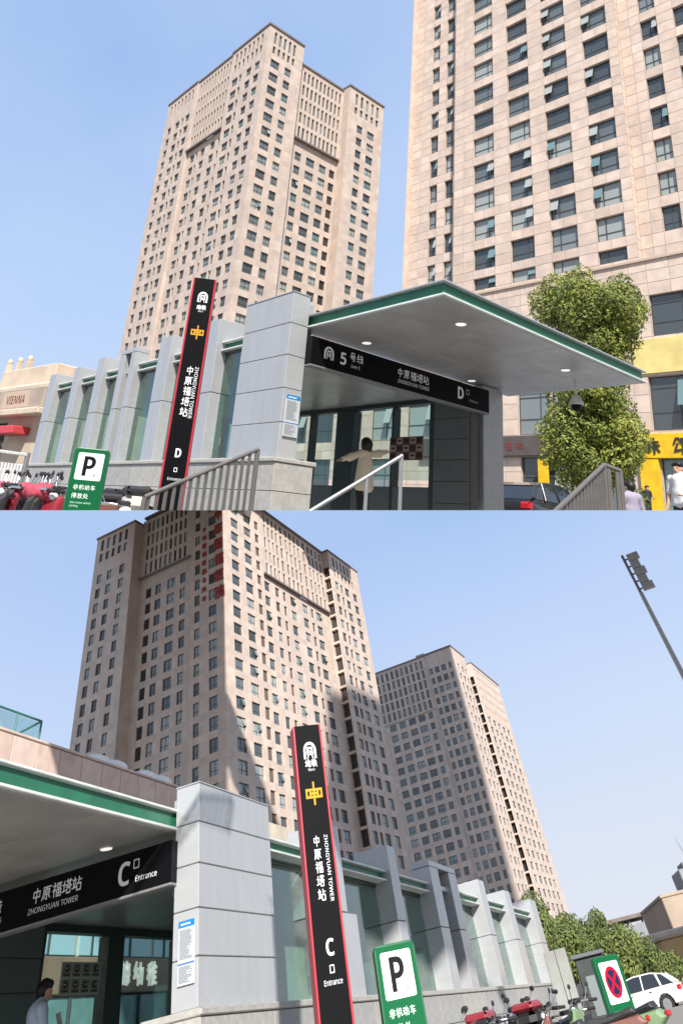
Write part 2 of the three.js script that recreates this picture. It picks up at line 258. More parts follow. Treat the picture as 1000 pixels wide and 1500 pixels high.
function windowGeo(w, h, type, ft) {
  const key = [w.toFixed(2), h.toFixed(2), type, ft].join();
  if (!winGeo.has(key)) {
    const W = w / 2, H = h / 2, b = (x0, x1, y0, y1, z = 0.05) => new THREE.BoxGeometry(x1 - x0, y1 - y0, z).toNonIndexed().translate((x0 + x1) / 2, (y0 + y1) / 2, 0.01), fr = [];
    fr.push(b(-W, W, -H, -H + ft), b(-W, W, H - ft, H), b(-W, -W + ft, -H + ft, H - ft), b(W - ft, W, -H + ft, H - ft));
    if (type === 'l' || type === 'v') { for (let k = 1; k < 7; k++) fr.push(b(-W + ft, W - ft, -H + h * k / 7 - 0.03, -H + h * k / 7 + 0.03, 0.04)); }
    else if (w > 0.9) { const m = type === 'm' ? W * 0.36 : type === 'k' ? -W * 0.36 : 0.02; fr.push(b(m - ft / 2, m + ft / 2, -H + ft, H - ft, 0.045)); if (h > 2.8) fr.push(b(-W + ft, m - ft / 2, H - h * 0.22, H - h * 0.22 + ft, 0.04), b(m + ft / 2, W - ft, H - h * 0.22, H - h * 0.22 + ft, 0.04)); if (h > 1.3) fr.push(b(-W + ft, m - ft / 2, -H + h * 0.32, -H + h * 0.32 + ft, 0.04), b(m + ft / 2, W - ft, -H + h * 0.32, -H + h * 0.32 + ft, 0.04)); }
    winGeo.set(key, { frame: mg(fr), pane: face(w - ft, h - ft).translate(0, 0, -0.01), sash: cbox(-w * 0.15, w * 0.15, -h * 0.55, 0, -0.02, 0.02, 0.004).rotateX(-0.32).translate((type === 'k' ? -1 : 1) * w * 0.33, h * 0.44, 0.06) });
  }
  return winGeo.get(key);
}
function finishTower(T, g, { wallMat = M.clad, limit = 280, ft = 0.08, light = 0.16, sashes = 0.1 } = {}) {
  part('wall', T.wall.geo(), wallMat, g); if (T.back.p.length) part('panel_joint', T.back.geo(), M.clad_joint, g);
  g.updateMatrixWorld(true);
  const list = T.wins.map((w) => ({ ...w, d: w.p.clone().applyMatrix4(g.matrixWorld).distanceTo(EYE) / (Math.sqrt(w.w * w.h) * w.k) })).sort((a, b) => a.d - b.d);
  const rest = [], cl = new THREE.Color();
  list.forEach((w, i) => {
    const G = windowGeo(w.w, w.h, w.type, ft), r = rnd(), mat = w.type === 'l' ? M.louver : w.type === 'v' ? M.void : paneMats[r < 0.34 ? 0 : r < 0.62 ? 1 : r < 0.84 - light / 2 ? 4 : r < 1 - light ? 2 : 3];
    if (i < limit) {
      const f = part('window', G.frame, M.window_frame, g); f.position.copy(w.p); f.rotation.y = w.rot; part('pane', G.pane, mat, f);
      if (w.type !== 'l' && w.type !== 'v' && w.w > 0.9 && rnd() < sashes) part('sash', G.sash, paneMats[rnd() < 0.6 ? 3 : 2], f);
    } else for (const [q, c] of [[G.frame, M.window_frame.color], [G.pane, mat.color]]) {
      const k = q.clone().rotateY(w.rot).translate(w.p.x, w.p.y, w.p.z), n = k.attributes.position.count, a = new Float32Array(n * 3); for (let j = 0; j < n; j++) a.set([c.r, c.g, c.b], j * 3);
      k.setAttribute('color', new THREE.BufferAttribute(a, 3)); rest.push(k);
    }
  });
  M.small_window ??= new THREE.MeshPhysicalMaterial({ name: 'small_window', vertexColors: true, roughness: 0.08, ior: 1.7 });
  if (rest.length) part('small_window', mg(rest), M.small_window, g).userData.kind = 'stuff';
}
const floors = (from, n, step, wh, sill = 0.9) => Array.from({ length: n }, (_, i) => [from + i * step + sill, from + i * step + sill + wh]);
const slits = (a, b, n, frac = 0.5) => Array.from({ length: n }, (_, i) => { const p = (b - a) / n; return [a + p * (i + 0.5 - frac / 2), a + p * (i + 0.5 + frac / 2), 'n']; });
// tower frame at a roof corner: s goes along az, t across, h from the roof down
function towerAt(W, name, label, px, py, hd, az, k = 1) {
  const p = at(W, px, py, hd * k), base = p.clone(); base.y = W.upper ? -2 : GROUND;
  const g = thing(name, label, 'building', W, base, az - Math.PI / 2); g.scale.setScalar(k); return { g, top: (p.y - base.y) / k };
}

// ------------------------------------------------------------------ lower street: ground
{
  const g = new THREE.Mesh(new THREE.PlaneGeometry(1600, 1600, 1, 1), M.paving); g.geometry.rotateX(-Math.PI / 2); const uv = g.geometry.attributes.uv; for (let i = 0; i < 4; i++) uv.setXY(i, uv.getX(i) * 1600, uv.getY(i) * 1600);
  g.name = 'ground'; g.receiveShadow = true; g.userData = { kind: 'structure', label: 'pale paved ground of the street' }; put(g, LO, V(0, GROUND, 0));
}

// ------------------------------------------------------------------ towers
const AU = 3.926608, AL = 2.677318, AR = 3.992671, A1 = 2.559038, A2 = 2.594718;
const roofTrim = (g, sg, list, top, mat = M.coping) => list.forEach(([s0, s1, t0, t1]) => part('parapet', cbox(s0, s1, top, top + 0.5, sg * t0, sg * t1, 0.05), mat, g));
{ // upper left tower
  const { g, top: H } = towerAt(UP, 'apartment_tower', 'tall beige apartment tower behind the entrance marked D, with a recessed bay', 396, 36, 100, AU, 1.15), T = newTower(1);
  const rows = floors(H - 38.9 - 2.95 * 16, 28, 2.95, 1.8, 0.45).filter((r) => r[1] < H - 1 && r[0] > 0);
  const cut = H - 17.4, low = rows.filter((r) => r[1] < cut), hi = rows.filter((r) => r[0] > cut);
  const L1 = [[35.6, 37.2], [31.8, 33.7], [30.1, 30.95, 'n'], [27.5, 29.3]], L2 = [[22.95, 24.7], [21.85, 22.5, 'n'], [18.95, 20.6], [15.25, 16.95], [13.5, 14.15, 'n']], L3 = [[9.25, 11.35], [7.95, 8.75, 'n'], [4.65, 6.35], [1.9, 3.55]];
  patch(T, { ax: 's', at: 0, u0: 26, u1: 39, h0: 0, h1: H - 4, cols: L1, rows: rows.filter((r) => r[1] < H - 4.5) });
  patch(T, { ax: 's', at: 0, u0: 26, u1: 39, h0: H - 4, h1: H, cols: slits(27, 38, 7), rows: [[H - 3.6, H - 1]] });
  patch(T, { ax: 's', at: 0.6, u0: 12.4, u1: 26, h0: 0, h1: cut, cols: L2, rows: low });
  patch(T, { ax: 's', at: 0.3, u0: 12.4, u1: 26, h0: cut, h1: H, cols: slits(13, 25.4, 11, 0.55), rows: [[H - 17, H - 14.4], [H - 13.8, H - 11.2], [H - 10.6, H - 8], [H - 7.4, H - 4.8], [H - 4.2, H - 1]] });
  patch(T, { ax: 's', at: 0, u0: 0, u1: 12.4, h0: 0, h1: H - 6, cols: L3, rows: rows.filter((r) => r[1] < H - 6.2) });
  patch(T, { ax: 's', at: 0, u0: 0, u1: 12.4, h0: H - 6, h1: H, cols: slits(1.5, 11.6, 7), rows: [[H - 5.4, H - 3.6], [H - 3, H - 0.9]] });
  patch(T, { ax: 't', at: 12.4, u0: 0, u1: 0.6, h0: 0, h1: H }); patch(T, { ax: 't', at: 26, u0: 0, u1: 0.6, h0: 0, h1: H });
  const RW = rows.filter((r) => r[1] < H - 6.5), W1 = [[1.2, 3.2], [4.5, 6.0]], W2 = [[24, 25.6], [27, 29]];
  patch(T, { ax: 't', at: 0, u0: 0, u1: 8.5, h0: 0, h1: H - 6.2, cols: W1, rows: RW, weight: 1.2 });
  patch(T, { ax: 't', at: 0, u0: 0, u1: 8.5, h0: H - 6.2, h1: H, cols: slits(1, 6.8, 5), rows: [[H - 5.8, H - 4.2], [H - 3.6, H - 0.9]] });
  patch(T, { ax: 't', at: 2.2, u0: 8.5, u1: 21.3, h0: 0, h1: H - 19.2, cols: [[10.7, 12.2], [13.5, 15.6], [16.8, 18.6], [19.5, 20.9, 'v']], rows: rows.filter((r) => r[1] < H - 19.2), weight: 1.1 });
  patch(T, { ax: 't', at: 1.9, u0: 8.5, u1: 21.3, h0: H - 19.2, h1: H - 2.5, cols: slits(9.2, 20.9, 11), rows: [0, 1, 2, 3, 4].map((k) => [H - 18.8 + k * 3.2, H - 16.4 + k * 3.2]) });
  patch(T, { ax: 't', at: 0, u0: 21.3, u1: 31.4, h0: 0, h1: H - 8.2, cols: W2, rows: rows.filter((r) => r[1] < H - 8.4) });
  patch(T, { ax: 't', at: 0, u0: 21.3, u1: 31.4, h0: H - 8.2, h1: H - 2, cols: slits(22.6, 30.4, 5), rows: [[H - 7.8, H - 6.2], [H - 5.6, H - 2.9]] });
  patch(T, { ax: 's', at: 21.3, u0: 0, u1: 2.2, h0: 0, h1: H - 2 });                     // side of the second wing
  const back = new QB(true), c3 = [1, 1, 1];
  for (const [a, b, n] of [[V(0, 0, 8.5), V(2.2, 0, 8.5), V(0, 0, 1)], [V(0, 0, 31.4), V(39, 0, 31.4), V(0, 0, 1)], [V(39, 0, 0), V(39, 0, 31.4), V(1, 0, 0)]]) T.wall.quad(a, b, b.clone().setY(H - 2), a.clone().setY(H - 2), n, c3);
  finishTower(T, g, { light: 0.1 });
  part('ledge', cbox(12.4, 26, cut - 0.25, cut + 0.1, -0.12, 0.3, 0.03), M.coping, g); part('ledge', cbox(1.5, 1.95, H - 19.5, H - 19.1, 8.5, 21.3, 0.03), M.coping, g);
  roofTrim(g, 1, [[-0.2, 12.6, -0.2, 8.6], [12.6, 26, 0.1, 8.6], [26, 39.2, -0.2, 8.6]], H); roofTrim(g, 1, [[1.7, 38, 8.6, 21.2]], H - 2.5); roofTrim(g, 1, [[-0.2, 39, 21.2, 31.6]], H - 2);
}
const tower_R = (() => { // upper right tower with its shops
  const p = at(UP, 589, 413, 60), base = p.clone(); base.y = -1; const K = p.y - base.y;       // measured heights are from p
  const g = thing('office_tower', 'pink stone tower with panel joints above a yellow shop, behind the clipped tree', 'building', UP, base, AR - Math.PI / 2), T = newTower(1);
  const rows = Array.from({ length: 14 }, (_, i) => [K - 0.6 + 2.93 * i, K + 1.42 + 2.93 * i]), hi = K + 42, ledge = K - 2.75, P = { pw: 1.05, ph: 0.92, gap: 0.035 };
  rows.unshift([K - 2.5, K - 1.4]);
  patch(T, { ...P, ax: 's', at: 0.8, u0: -5.9, u1: 0, h0: ledge, h1: hi, cols: [[-3.3, -2.35, 'm'], [-5.2, -4.25, 'm']], rows });
  patch(T, { ...P, ax: 't', at: -5.9, u0: 0, u1: 0.8, h0: ledge, h1: hi, cols: [[0.2, 0.7, 'n']], rows });
  patch(T, { ...P, ax: 's', at: 0, u0: -22.3, u1: -5.9, h0: ledge, h1: hi, cols: [[-10.3, -8.1, 'm'], [-14.05, -11.85, 'm'], [-17.8, -15.55, 'k'], [-21.5, -19.3, 'k']], rows, weight: 1.5 });
  patch(T, { ...P, ax: 's', at: 0.7, u0: -32, u1: -22.3, h0: ledge, h1: hi, cols: [[-25.3, -24.0], [-28, -26.6]], rows: rows.slice(1) });
  patch(T, { ...P, ax: 't', at: -22.3, u0: 0, u1: 0.7, h0: ledge, h1: hi });
  const Q = { pw: 1.25, ph: 1.1, gap: 0.035 };
  patch(T, { ...Q, ax: 's', at: 0, u0: -32, u1: 0, h0: K - 11.45, h1: ledge, cols: [[-25.8, -22.7, 'm'], [-29.5, -26.2, 'm']], rows: [[K - 8.65, K - 5.6]], weight: 2 });
  patch(T, { ...Q, ax: 's', at: 0, u0: -32, u1: 0, h0: K - 15.2, h1: K - 11.45, cols: [[-4.6, -1.2, 'm'], [-8.4, -5, 'm'], [-10.8, -9.2], [-14.8, -12.15, 'm'], [-17.5, -14.95, 'm'], [-20.1, -17.65, 'm'], [-24.8, -22.1, 'm'], [-27.6, -25, 'm']], rows: [[K - 15.15, K - 11.5]], weight: 2 });
  patch(T, { ...Q, ax: 's', at: 0, u0: -32, u1: 0, h0: 0, h1: K - 15.2, cols: [[-9.8, -5, 'm'], [-16.4, -12.3, 'm'], [-20.6, -16.5, 'm'], [-25.2, -22.4, 'm'], [-28.5, -25.4, 'm']], rows: [[0.3, K - 16.8]], weight: 2 });
  patch(T, { ...Q, ax: 's', at: 0.4, u0: 0, u1: 26, h0: 0, h1: K - 11.2, cols: [[0.8, 3.4, 'm'], [4.6, 7.2, 'm'], [8.4, 11, 'm'], [12.2, 14.8, 'm'], [16, 18.6, 'm'], [20, 22.6, 'm']], rows: [[0.4, K - 16.8], [K - 15.15, K - 11.5]], weight: 0.4 });
  T.wall.quad(V(0, 0, 0), V(0, 0, 24), V(0, hi, 24), V(0, hi, 0), V(1, 0, 0), [1, 1, 1]); T.wall.quad(V(-32, 0, 0), V(-32, 0, 24), V(-32, hi, 24), V(-32, hi, 0), V(-1, 0, 0), [1, 1, 1]); T.wall.quad(V(-32, hi, 0), V(0, hi, 0), V(0, hi, 24), V(-32, hi, 24), V(0, 1, 0), [1, 1, 1]);
  std('clad_pink', [0.70, 0.56, 0.47], 0.65, { map: rep(mottle, 0.2), vertexColors: true });
  finishTower(T, g, { wallMat: M.clad_pink, limit: 290, ft: 0.07, light: 0.26, sashes: 0.34 });
  part('ledge', cbox(-32, -0.02, ledge - 0.2, ledge + 0.02, -0.14, -0.002, 0.02), M.clad_joint, g);
  std('shop_yellow', [0.85, 0.52, 0.012], 0.45, { map: rep(mottle, 0.4) }); std('panel_yellow', [0.78, 0.64, 0.24], 0.6, { map: rep(mottle, 0.2) }); std('shop_brown', [0.1, 0.082, 0.075], 0.6, { map: rep(mottle, 0.4) });
  part('yellow_spandrel', cbox(-30, -21.2, K - 11.3, K - 8.85, -0.12, -0.005, 0.02), M.panel_yellow, g);
  const sg = part('shop_sign', cbox(-30, -21.15, K - 17.0, K - 15.4, -0.35, -0.005, 0.03), M.shop_yellow, g);
  part('shop_column', cbox(-22.35, -21.1, 0, K - 17.02, -0.3, -0.005, 0.03), M.shop_yellow, g);
  part('shop_column', cbox(-14.7, -13.9, 0, K - 17.0, -0.5, -0.3, 0.03), M.shop_yellow, g);
  std('sign_ink', [0.03, 0.025, 0.02], 0.5);
  [['味', -22.0], ['颂', -23.9]].forEach(([ch, s]) => part('letter', letterGeo(ch, 1.05, 0.13, 0.05).rotateY(Math.PI).translate(s, K - 16.72, -0.36), M.sign_ink, sg));
  const br = part('shop_sign', cbox(-20.8, -3, K - 16.75, K - 15.25, -0.4, -0.005, 0.03), M.shop_brown, g);
  std('red_ink', [0.16, 0.045, 0.04], 0.6); ['国', '福', '味'].forEach((ch, i) => part('letter', letterGeo(ch, 0.6, 0.07, 0.03).rotateY(Math.PI).translate(-10.6 - i * 0.9, K - 16.3, -0.405), M.red_ink, br));
  return g;
})();
// a character as raised bars, standing on y = 0, facing +z
function letterGeo(ch, size, w, depth) {
  const out = [];
  for (const st of GLYPH[ch] ?? []) for (let i = 0; i + 3 < st.length; i += 2) {
    const x0 = (st[i] / 100 - 0.5) * size, y0 = (1 - st[i + 1] / 100) * size, x1 = (st[i + 2] / 100 - 0.5) * size, y1 = (1 - st[i + 3] / 100) * size, l = Math.hypot(x1 - x0, y1 - y0) + w * 0.9;
    out.push(new THREE.BoxGeometry(l, w, depth * (0.9 + 0.01 * i)).toNonIndexed().rotateZ(Math.atan2(y1 - y0, x1 - x0)).translate((x0 + x1) / 2, (y0 + y1) / 2, depth / 2));
  }
  return mg(out);
}
{ // lower near tower
  const { g, top: H0 } = towerAt(LO, 'apartment_tower', 'tall beige apartment tower with red characters running down its corner, behind the entrance marked C', 325, 715, 120, A1, 0.82), T = newTower(-1), H = H0 + 1.5;
  const all = floors(H0 - 51.15 - 2.93 * 9, 27, 2.93, 1.9, 0).filter((r) => r[0] > 0.5), under = (h) => all.filter((r) => r[1] < h), cut = H0 - 12.9;
  patch(T, { ax: 's', at: 0, u0: 0, u1: 14, h0: 0, h1: H, cols: [[2.8, 5.4], [7.4, 10.0], [11.45, 13.0, 'l']], rows: under(H - 1), weight: 1.2 });
  patch(T, { ax: 's', at: 0.5, u0: 14, u1: 41.5, h0: 0, h1: cut, cols: [[14.6, 16.8], [18.8, 20.4], [21.8, 23, 'l'], [24.7, 26.9], [29.7, 32], [33.25, 34.5, 'l'], [35.5, 38]], rows: under(cut), weight: 1.1 });
  patch(T, { ax: 's', at: 0.2, u0: 14, u1: 41.5, h0: cut, h1: H, cols: [...slits(15, 21.4, 4, 0.5), [22, 23, 'l'], ...slits(23.8, 31, 4, 0.5), [32, 33, 'l'], ...slits(33.8, 41, 4, 0.5)], rows: [0, 1, 2, 3].map((k) => [cut + 0.4 + k * 2.9, cut + 2.7 + k * 2.9]).concat([[cut + 12, H - 0.7]]) });
  patch(T, { ax: 't', at: 14, u0: 0, u1: 0.5, h0: 0, h1: H });
  patch(T, { ax: 't', at: 41.5, u0: -1.6, u1: 0.5, h0: 0, h1: H, cols: [[-1.35, 0.35, 'v']], rows: under(H - 1).map(([a, b]) => [a - 0.3, b + 0.3]), depth: 0.8 });  // dark openings put in to stand in for shade on this reveal
  patch(T, { ax: 's', at: -1.6, u0: 41.5, u1: 57, h0: 0, h1: H - 6, cols: [[43.2, 45.0], [45.9, 47.1, 'l'], [48.2, 50.4], [52.3, 54.6]], rows: under(H - 6.2) });
  patch(T, { ax: 's', at: -1.6, u0: 41.5, u1: 57, h0: H - 6, h1: H, cols: slits(43, 54, 6), rows: [[H - 5.6, H - 3.8], [H - 3.2, H - 0.8]] });
  const lc = H0 - 11.6;
  patch(T, { ax: 't', at: 0, u0: 0, u1: 7.6, h0: 0, h1: H, cols: [[1.7, 3.4], [5.4, 6.6]], rows: under(H - 1), weight: 1.3 });
  patch(T, { ax: 't', at: 0.4, u0: 7.6, u1: 20.4, h0: 0, h1: lc, cols: [[9.1, 10.4], [11.7, 13.5], [15, 16.4], [17.4, 18.7, 'v']], rows: under(lc), weight: 1.2 });
  patch(T, { ax: 't', at: 0.1, u0: 7.6, u1: 20.4, h0: lc, h1: H - 0.6, cols: slits(8.6, 19.4, 9), rows: [0, 1, 2, 3].map((k) => [lc + 0.5 + k * 3, lc + 2.8 + k * 3]) });
  patch(T, { ax: 't', at: -2.4, u0: 20.4, u1: 30.6, h0: 0, h1: H - 7.4, cols: [[22.4, 23.6], [25.6, 26.8], [28.2, 29.4]], rows: under(H - 7.6) });
  patch(T, { ax: 't', at: -2.4, u0: 20.4, u1: 30.6, h0: H - 7.4, h1: H - 1.6, cols: slits(21.8, 29.8, 5), rows: [[H - 7, H - 5.2], [H - 4.6, H - 2.2]] });
  patch(T, { ax: 's', at: 20.4, u0: -2.4, u1: 0.4, h0: 0, h1: H - 1.6 });
  for (const [a, b, n] of [[V(57, 0, 1.6), V(57, 0, -31), V(1, 0, 0)], [V(-2.4, 0, -30.6), V(57, 0, -30.6), V(0, 0, -1)]]) T.wall.quad(a, b, b.clone().setY(H - 1.6), a.clone().setY(H - 1.6), n, [1, 1, 1]);
  finishTower(T, g, { wallMat: M.clad, limit: 290, light: 0.46, sashes: 0.16 });
  part('ledge', cbox(14, 41.5, cut - 0.25, cut + 0.1, -0.15, 0.3, 0.03), M.coping, g); part('ledge', cbox(-0.3, 0.1, lc - 0.25, lc + 0.1, -20.4, -7.6, 0.03), M.coping, g);
  roofTrim(g, -1, [[-0.2, 41.4, -0.2, 7.5], [41.4, 57.2, -1.8, 7.5], [0.1, 57, 7.5, 20.3]], H); roofTrim(g, -1, [[-2.6, 56, 20.3, 30.8]], H - 1.6);
  std('red_letter', [0.3, 0.04, 0.035], 0.6);
  ['中', '原', '国', '福', '医', '院'].forEach((ch, i) => part('letter', letterGeo(ch, 2.1, 0.3, 0.2).rotateY(-Math.PI / 2).translate(-0.02, H0 - 6.6 - i * 3.1, -0.95), M.red_letter, g));
  ['中', '地', '国', '福', '医', '院', '号', '处', '车'].forEach((ch, i) => part('letter', letterGeo(ch, 0.95, 0.16, 0.12).rotateY(-Math.PI / 2).translate(-0.02, H0 - 8 - i * 1.7, -4.4), M.red_letter, g));
}
{ // lower far tower
  const { g, top: H } = towerAt(LO, 'apartment_tower', 'farther taupe apartment tower with a dark vertical recess, beyond the tower with red characters', 659, 947, 240, A2), T = newTower(-1);
  const all = floors(H - 41.9 - 2.87 * 13.5, 27, 2.87, 1.75, 0).filter((r) => r[0] > 0.5), under = (h, l = 0) => all.filter((r) => r[1] < h && r[0] > l);
  patch(T, { ax: 's', at: 0, u0: 0, u1: 14, h0: 0, h1: H, cols: [[3, 5], [7, 9.2], [10.6, 12.4, 'n']], rows: under(H - 1) });
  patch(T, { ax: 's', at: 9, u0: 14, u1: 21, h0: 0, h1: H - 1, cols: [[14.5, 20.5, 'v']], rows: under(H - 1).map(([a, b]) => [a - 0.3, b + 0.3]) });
  patch(T, { ax: 't', at: 21, u0: 0, u1: 9, h0: 0, h1: H, cols: [[0.5, 4.4, 'v'], [4.9, 8.6, 'v']], rows: under(H - 1).map(([a, b]) => [a - 0.35, b + 0.35]), depth: 1.2 });  // dark balcony openings, widened across the recess to stand in for its shade
  patch(T, { ax: 's', at: 0, u0: 21, u1: 53, h0: 0, h1: H - 15, cols: [[23.5, 26.5], [29, 32], [34.5, 37.5], [40, 43], [45.5, 48.5]], rows: under(H - 15) });
  patch(T, { ax: 's', at: 0, u0: 21, u1: 53, h0: H - 15, h1: H, cols: slits(23, 50, 12), rows: [0, 1, 2, 3, 4].map((k) => [H - 14.6 + k * 2.9, H - 12.6 + k * 2.9]) });
  patch(T, { ax: 't', at: 0, u0: 0, u1: 9.5, h0: 0, h1: H, cols: [[1.2, 2.2, 'n'], [3.2, 4.8], [5.6, 7.1], [7.9, 9.1]], rows: under(H - 0.8) });
  patch(T, { ax: 't', at: 0.6, u0: 9.5, u1: 30, h0: 0, h1: H - 15.4, cols: [[11.6, 13], [14.2, 16.6], [17.6, 20], [21.2, 23.4], [24.6, 26.8]], rows: under(H - 15.6) });
  patch(T, { ax: 't', at: 0.4, u0: 9.5, u1: 30, h0: H - 15.4, h1: H, cols: slits(10.6, 29, 10), rows: [0, 1, 2, 3, 4].map((k) => [H - 14.8 + k * 2.9, H - 12.5 + k * 2.9]) });
  for (const [a, b, n] of [[V(53, 0, 0), V(53, 0, -30), V(1, 0, 0)], [V(0, 0, -30), V(53, 0, -30), V(0, 0, -1)], [V(14, 0, 0), V(14, 0, -9), V(1, 0, 0)]]) T.wall.quad(a, b, b.clone().setY(H), a.clone().setY(H), n, [1, 1, 1]);
  finishTower(T, g, { wallMat: M.clad, limit: 200, ft: 0.12, light: 0.12, sashes: 0 });
  roofTrim(g, -1, [[-0.2, 14, -0.2, 9.6], [21, 53.2, -0.2, 9.6], [0.3, 53, 9.6, 30.2], [14, 21, 8.8, 9.6]], H);
  part('roof_hut', cbox(4, 9, H + 0.4, H + 2.4, -14, -11, 0.05), M.roof_grey, g);
}

// ------------------------------------------------------------------ metro entrances
function station(W, o) {
  const { sg } = W, g = thing('metro_entrance', o.label, 'metro entrance', W, at(W, ...o.corner), o.az - Math.PI / 2);
  const B = (s0, s1, h0, h1, t0, t1, c = 0.006) => cbox(s0, s1, h0, h1, sg * t0, sg * t1, c);
  // plinth
  const base = o.base, pl = part('plinth', B(-0.04, o.len - 0.04, base, -0.06, -0.04, 0.7), M.joint, g);
  part('coping', B(-0.1, o.len, -0.07, 0, -0.11, 0.75, 0.012), M.stone_warm, pl);
  for (let r = 0; r < 4; r++) { const y1 = -0.075 - r * 0.43, y0 = y1 - 0.42; if (y0 < base - 0.5) break; for (let s = -0.07, k = 0; s < o.len - 0.1; k++) { const w = Math.min(o.slab, o.len - 0.05 - s); part('slab', B(s, s + w - 0.008, y0, y1, -0.08, -0.041, 0.004), (k * 7 + r * 3) % 3 ? M.stone : M.stone_warm, pl); s += w; } part('slab', B(-0.08, -0.041, y0, y1, -0.075, 0.69, 0.004), M.stone_warm, pl); }
  // pillar
  const pi = part('pillar', B(0.02, o.pw - 0.02, 0, o.ph - 0.02, 0.02, 0.36), M.joint, g), pr = o.pillarRows;
  for (let r = 0; r < pr; r++) part('panel', B(0, o.pw, o.ph * r / pr + 0.004, o.ph * (r + 1) / pr - 0.004, 0, 0.38, 0.008), M.panel, pi);
  part('coping', B(-0.01, o.pw + 0.01, o.ph - 0.005, o.ph + 0.015, -0.01, 0.385, 0.004), M.panel_cool, pi);
  part('panel', B(o.pw * 0.2, o.pw - 0.05, o.canopy[4] - 0.6, o.ph - 0.01, 0.382, 0.7, 0.01), M.panel_cool, pi);
  // fins, the beams and the glass between them
  const edges = [[o.pw, o.pw]];
  for (const f of o.fins) {
    const fin = part('fin', B(f.s0 + 0.015, f.s1 - 0.015, 0, f.top - 0.02, 0.02, o.finDepth), M.joint, g), sp = f.split ?? 0.46, mats = [M.panel, M.panel_cool];
    if (f.slit) {
      const w = (f.s1 - f.s0), b = w * 0.3; fin.geometry = B(f.s0 + 0.05, f.s1 - 0.05, 0, f.top - 0.1, 0.3, o.finDepth - 0.05); fin.material = M.mullion;
      for (const [a, c] of [[f.s0, f.s0 + b], [f.s1 - b, f.s1]]) { part('panel', B(a, c, 0, f.top * sp - 0.006, 0, o.finDepth, 0.008), mats[0], fin); part('panel', B(a, c, f.top * sp + 0.006, f.top - 0.12, 0, o.finDepth, 0.008), mats[0], fin); }
      part('panel', B(f.s0, f.s1, f.top - 0.112, f.top, 0, o.finDepth, 0.008), mats[0], fin); part('bar', B(f.s0 + b, f.s1 - b, f.top * 0.78, f.top * 0.82, 0.1, 0.2), M.panel, fin);
    } else {
      const wide = f.foot ?? 0;
      part('panel', B(f.s0, f.s1 + wide, 0.002, f.top * sp - 0.006, 0, o.finDepth, 0.008), mats[0], fin); part('panel', B(f.s0, f.s1, f.top * sp + 0.006, f.top, 0, o.finDepth + 0.3, 0.008), mats[0], fin);
    }
    edges.push([f.s0, f.s1]);
  }
  for (let i = 0; i + 1 < edges.length; i++) {
    const a = edges[i][1] + 0.01, b = edges[i + 1][0] - 0.01, [b0, b1] = o.beam; if (b - a < 0.1) continue;
    const bm = part('beam', B(a, b, b0 + 0.02, b1 - 0.02, 0.2, 0.26), M.green, g); part('flange', B(a, b, b1 - 0.03, b1, 0.1, 0.34), M.rail_white, bm); part('flange', B(a, b, b0, b0 + 0.03, 0.1, 0.34), M.rail_white, bm);
    const gl = part('glazing', B(a, b, 0.03, b0 + 0.05, o.finDepth - 0.12, o.finDepth - 0.1, 0.003), M.glass, g);
    part('frame', B(a, b, 0.002, 0.05, o.finDepth - 0.15, o.finDepth - 0.07), M.mullion, gl); part('frame', B(a, b, b0 - 0.05, b0 - 0.004, o.finDepth - 0.15, o.finDepth - 0.07), M.mullion, gl);
    if (b - a > 3.5) part('frame', B((a + b) / 2 - 0.025, (a + b) / 2 + 0.025, 0.052, b0 - 0.052, o.finDepth - 0.15, o.finDepth - 0.07), M.mullion, gl);
  }
  // far side wall: panels by the mouth, then glass
  const wt = o.wallT, gt = o.glassTop, fl = -0.76;
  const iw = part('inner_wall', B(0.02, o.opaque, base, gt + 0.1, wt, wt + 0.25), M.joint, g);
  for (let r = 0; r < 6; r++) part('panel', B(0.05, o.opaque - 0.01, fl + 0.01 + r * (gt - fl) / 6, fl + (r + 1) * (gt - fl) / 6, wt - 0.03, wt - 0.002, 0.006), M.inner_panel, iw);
  const fw = part('glass_wall', B(o.opaque, o.len, fl + 0.9, gt, wt + 0.1, wt + 0.12, 0.003), M.glass_clear, g);
  part('rail', B(o.opaque, o.len, gt - 0.05, gt + 0.05, wt, wt + 0.2), M.mullion, fw);
  for (const [m0, m1] of o.mullions) part('mullion', B(m0, m1, fl, gt - 0.06, wt - 0.02, wt + 0.22), M.mullion, fw);
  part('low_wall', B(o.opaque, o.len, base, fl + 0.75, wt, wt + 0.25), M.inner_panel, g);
  part('floor', B(-0.3, o.len - 0.1, fl - 0.2, fl, 0.72, wt - 0.04), M.stone, g);
  part('ceiling', B(0.1, o.len - 0.1, gt + 0.06, gt + 0.22, o.finDepth, wt + 0.2), M.soffit, g);
  part('end_pillar', B(0, 0.7, base, o.canopy[4] - 0.02, o.band[1], o.band[1] + 0.72, 0.01), M.panel_cool, g);
  // canopy
  const [s0, s1, t0, t1, h0, h1] = o.canopy, cp = part('canopy', B(s0 + 0.07, s1, h0 + 0.04, h1 - 0.028, t0 + 0.07, t1 - 0.07), M.green, g);
  part('roof_plate', B(s0, s1, h1 - 0.03, h1, t0, t1, 0.006), sg > 0 ? M.panel_cool : M.rail_white, cp); part('edge_plate', B(s0, s1, h0 + 0.012, h0 + 0.045, t0, t1, 0.006), M.rail_white, cp);
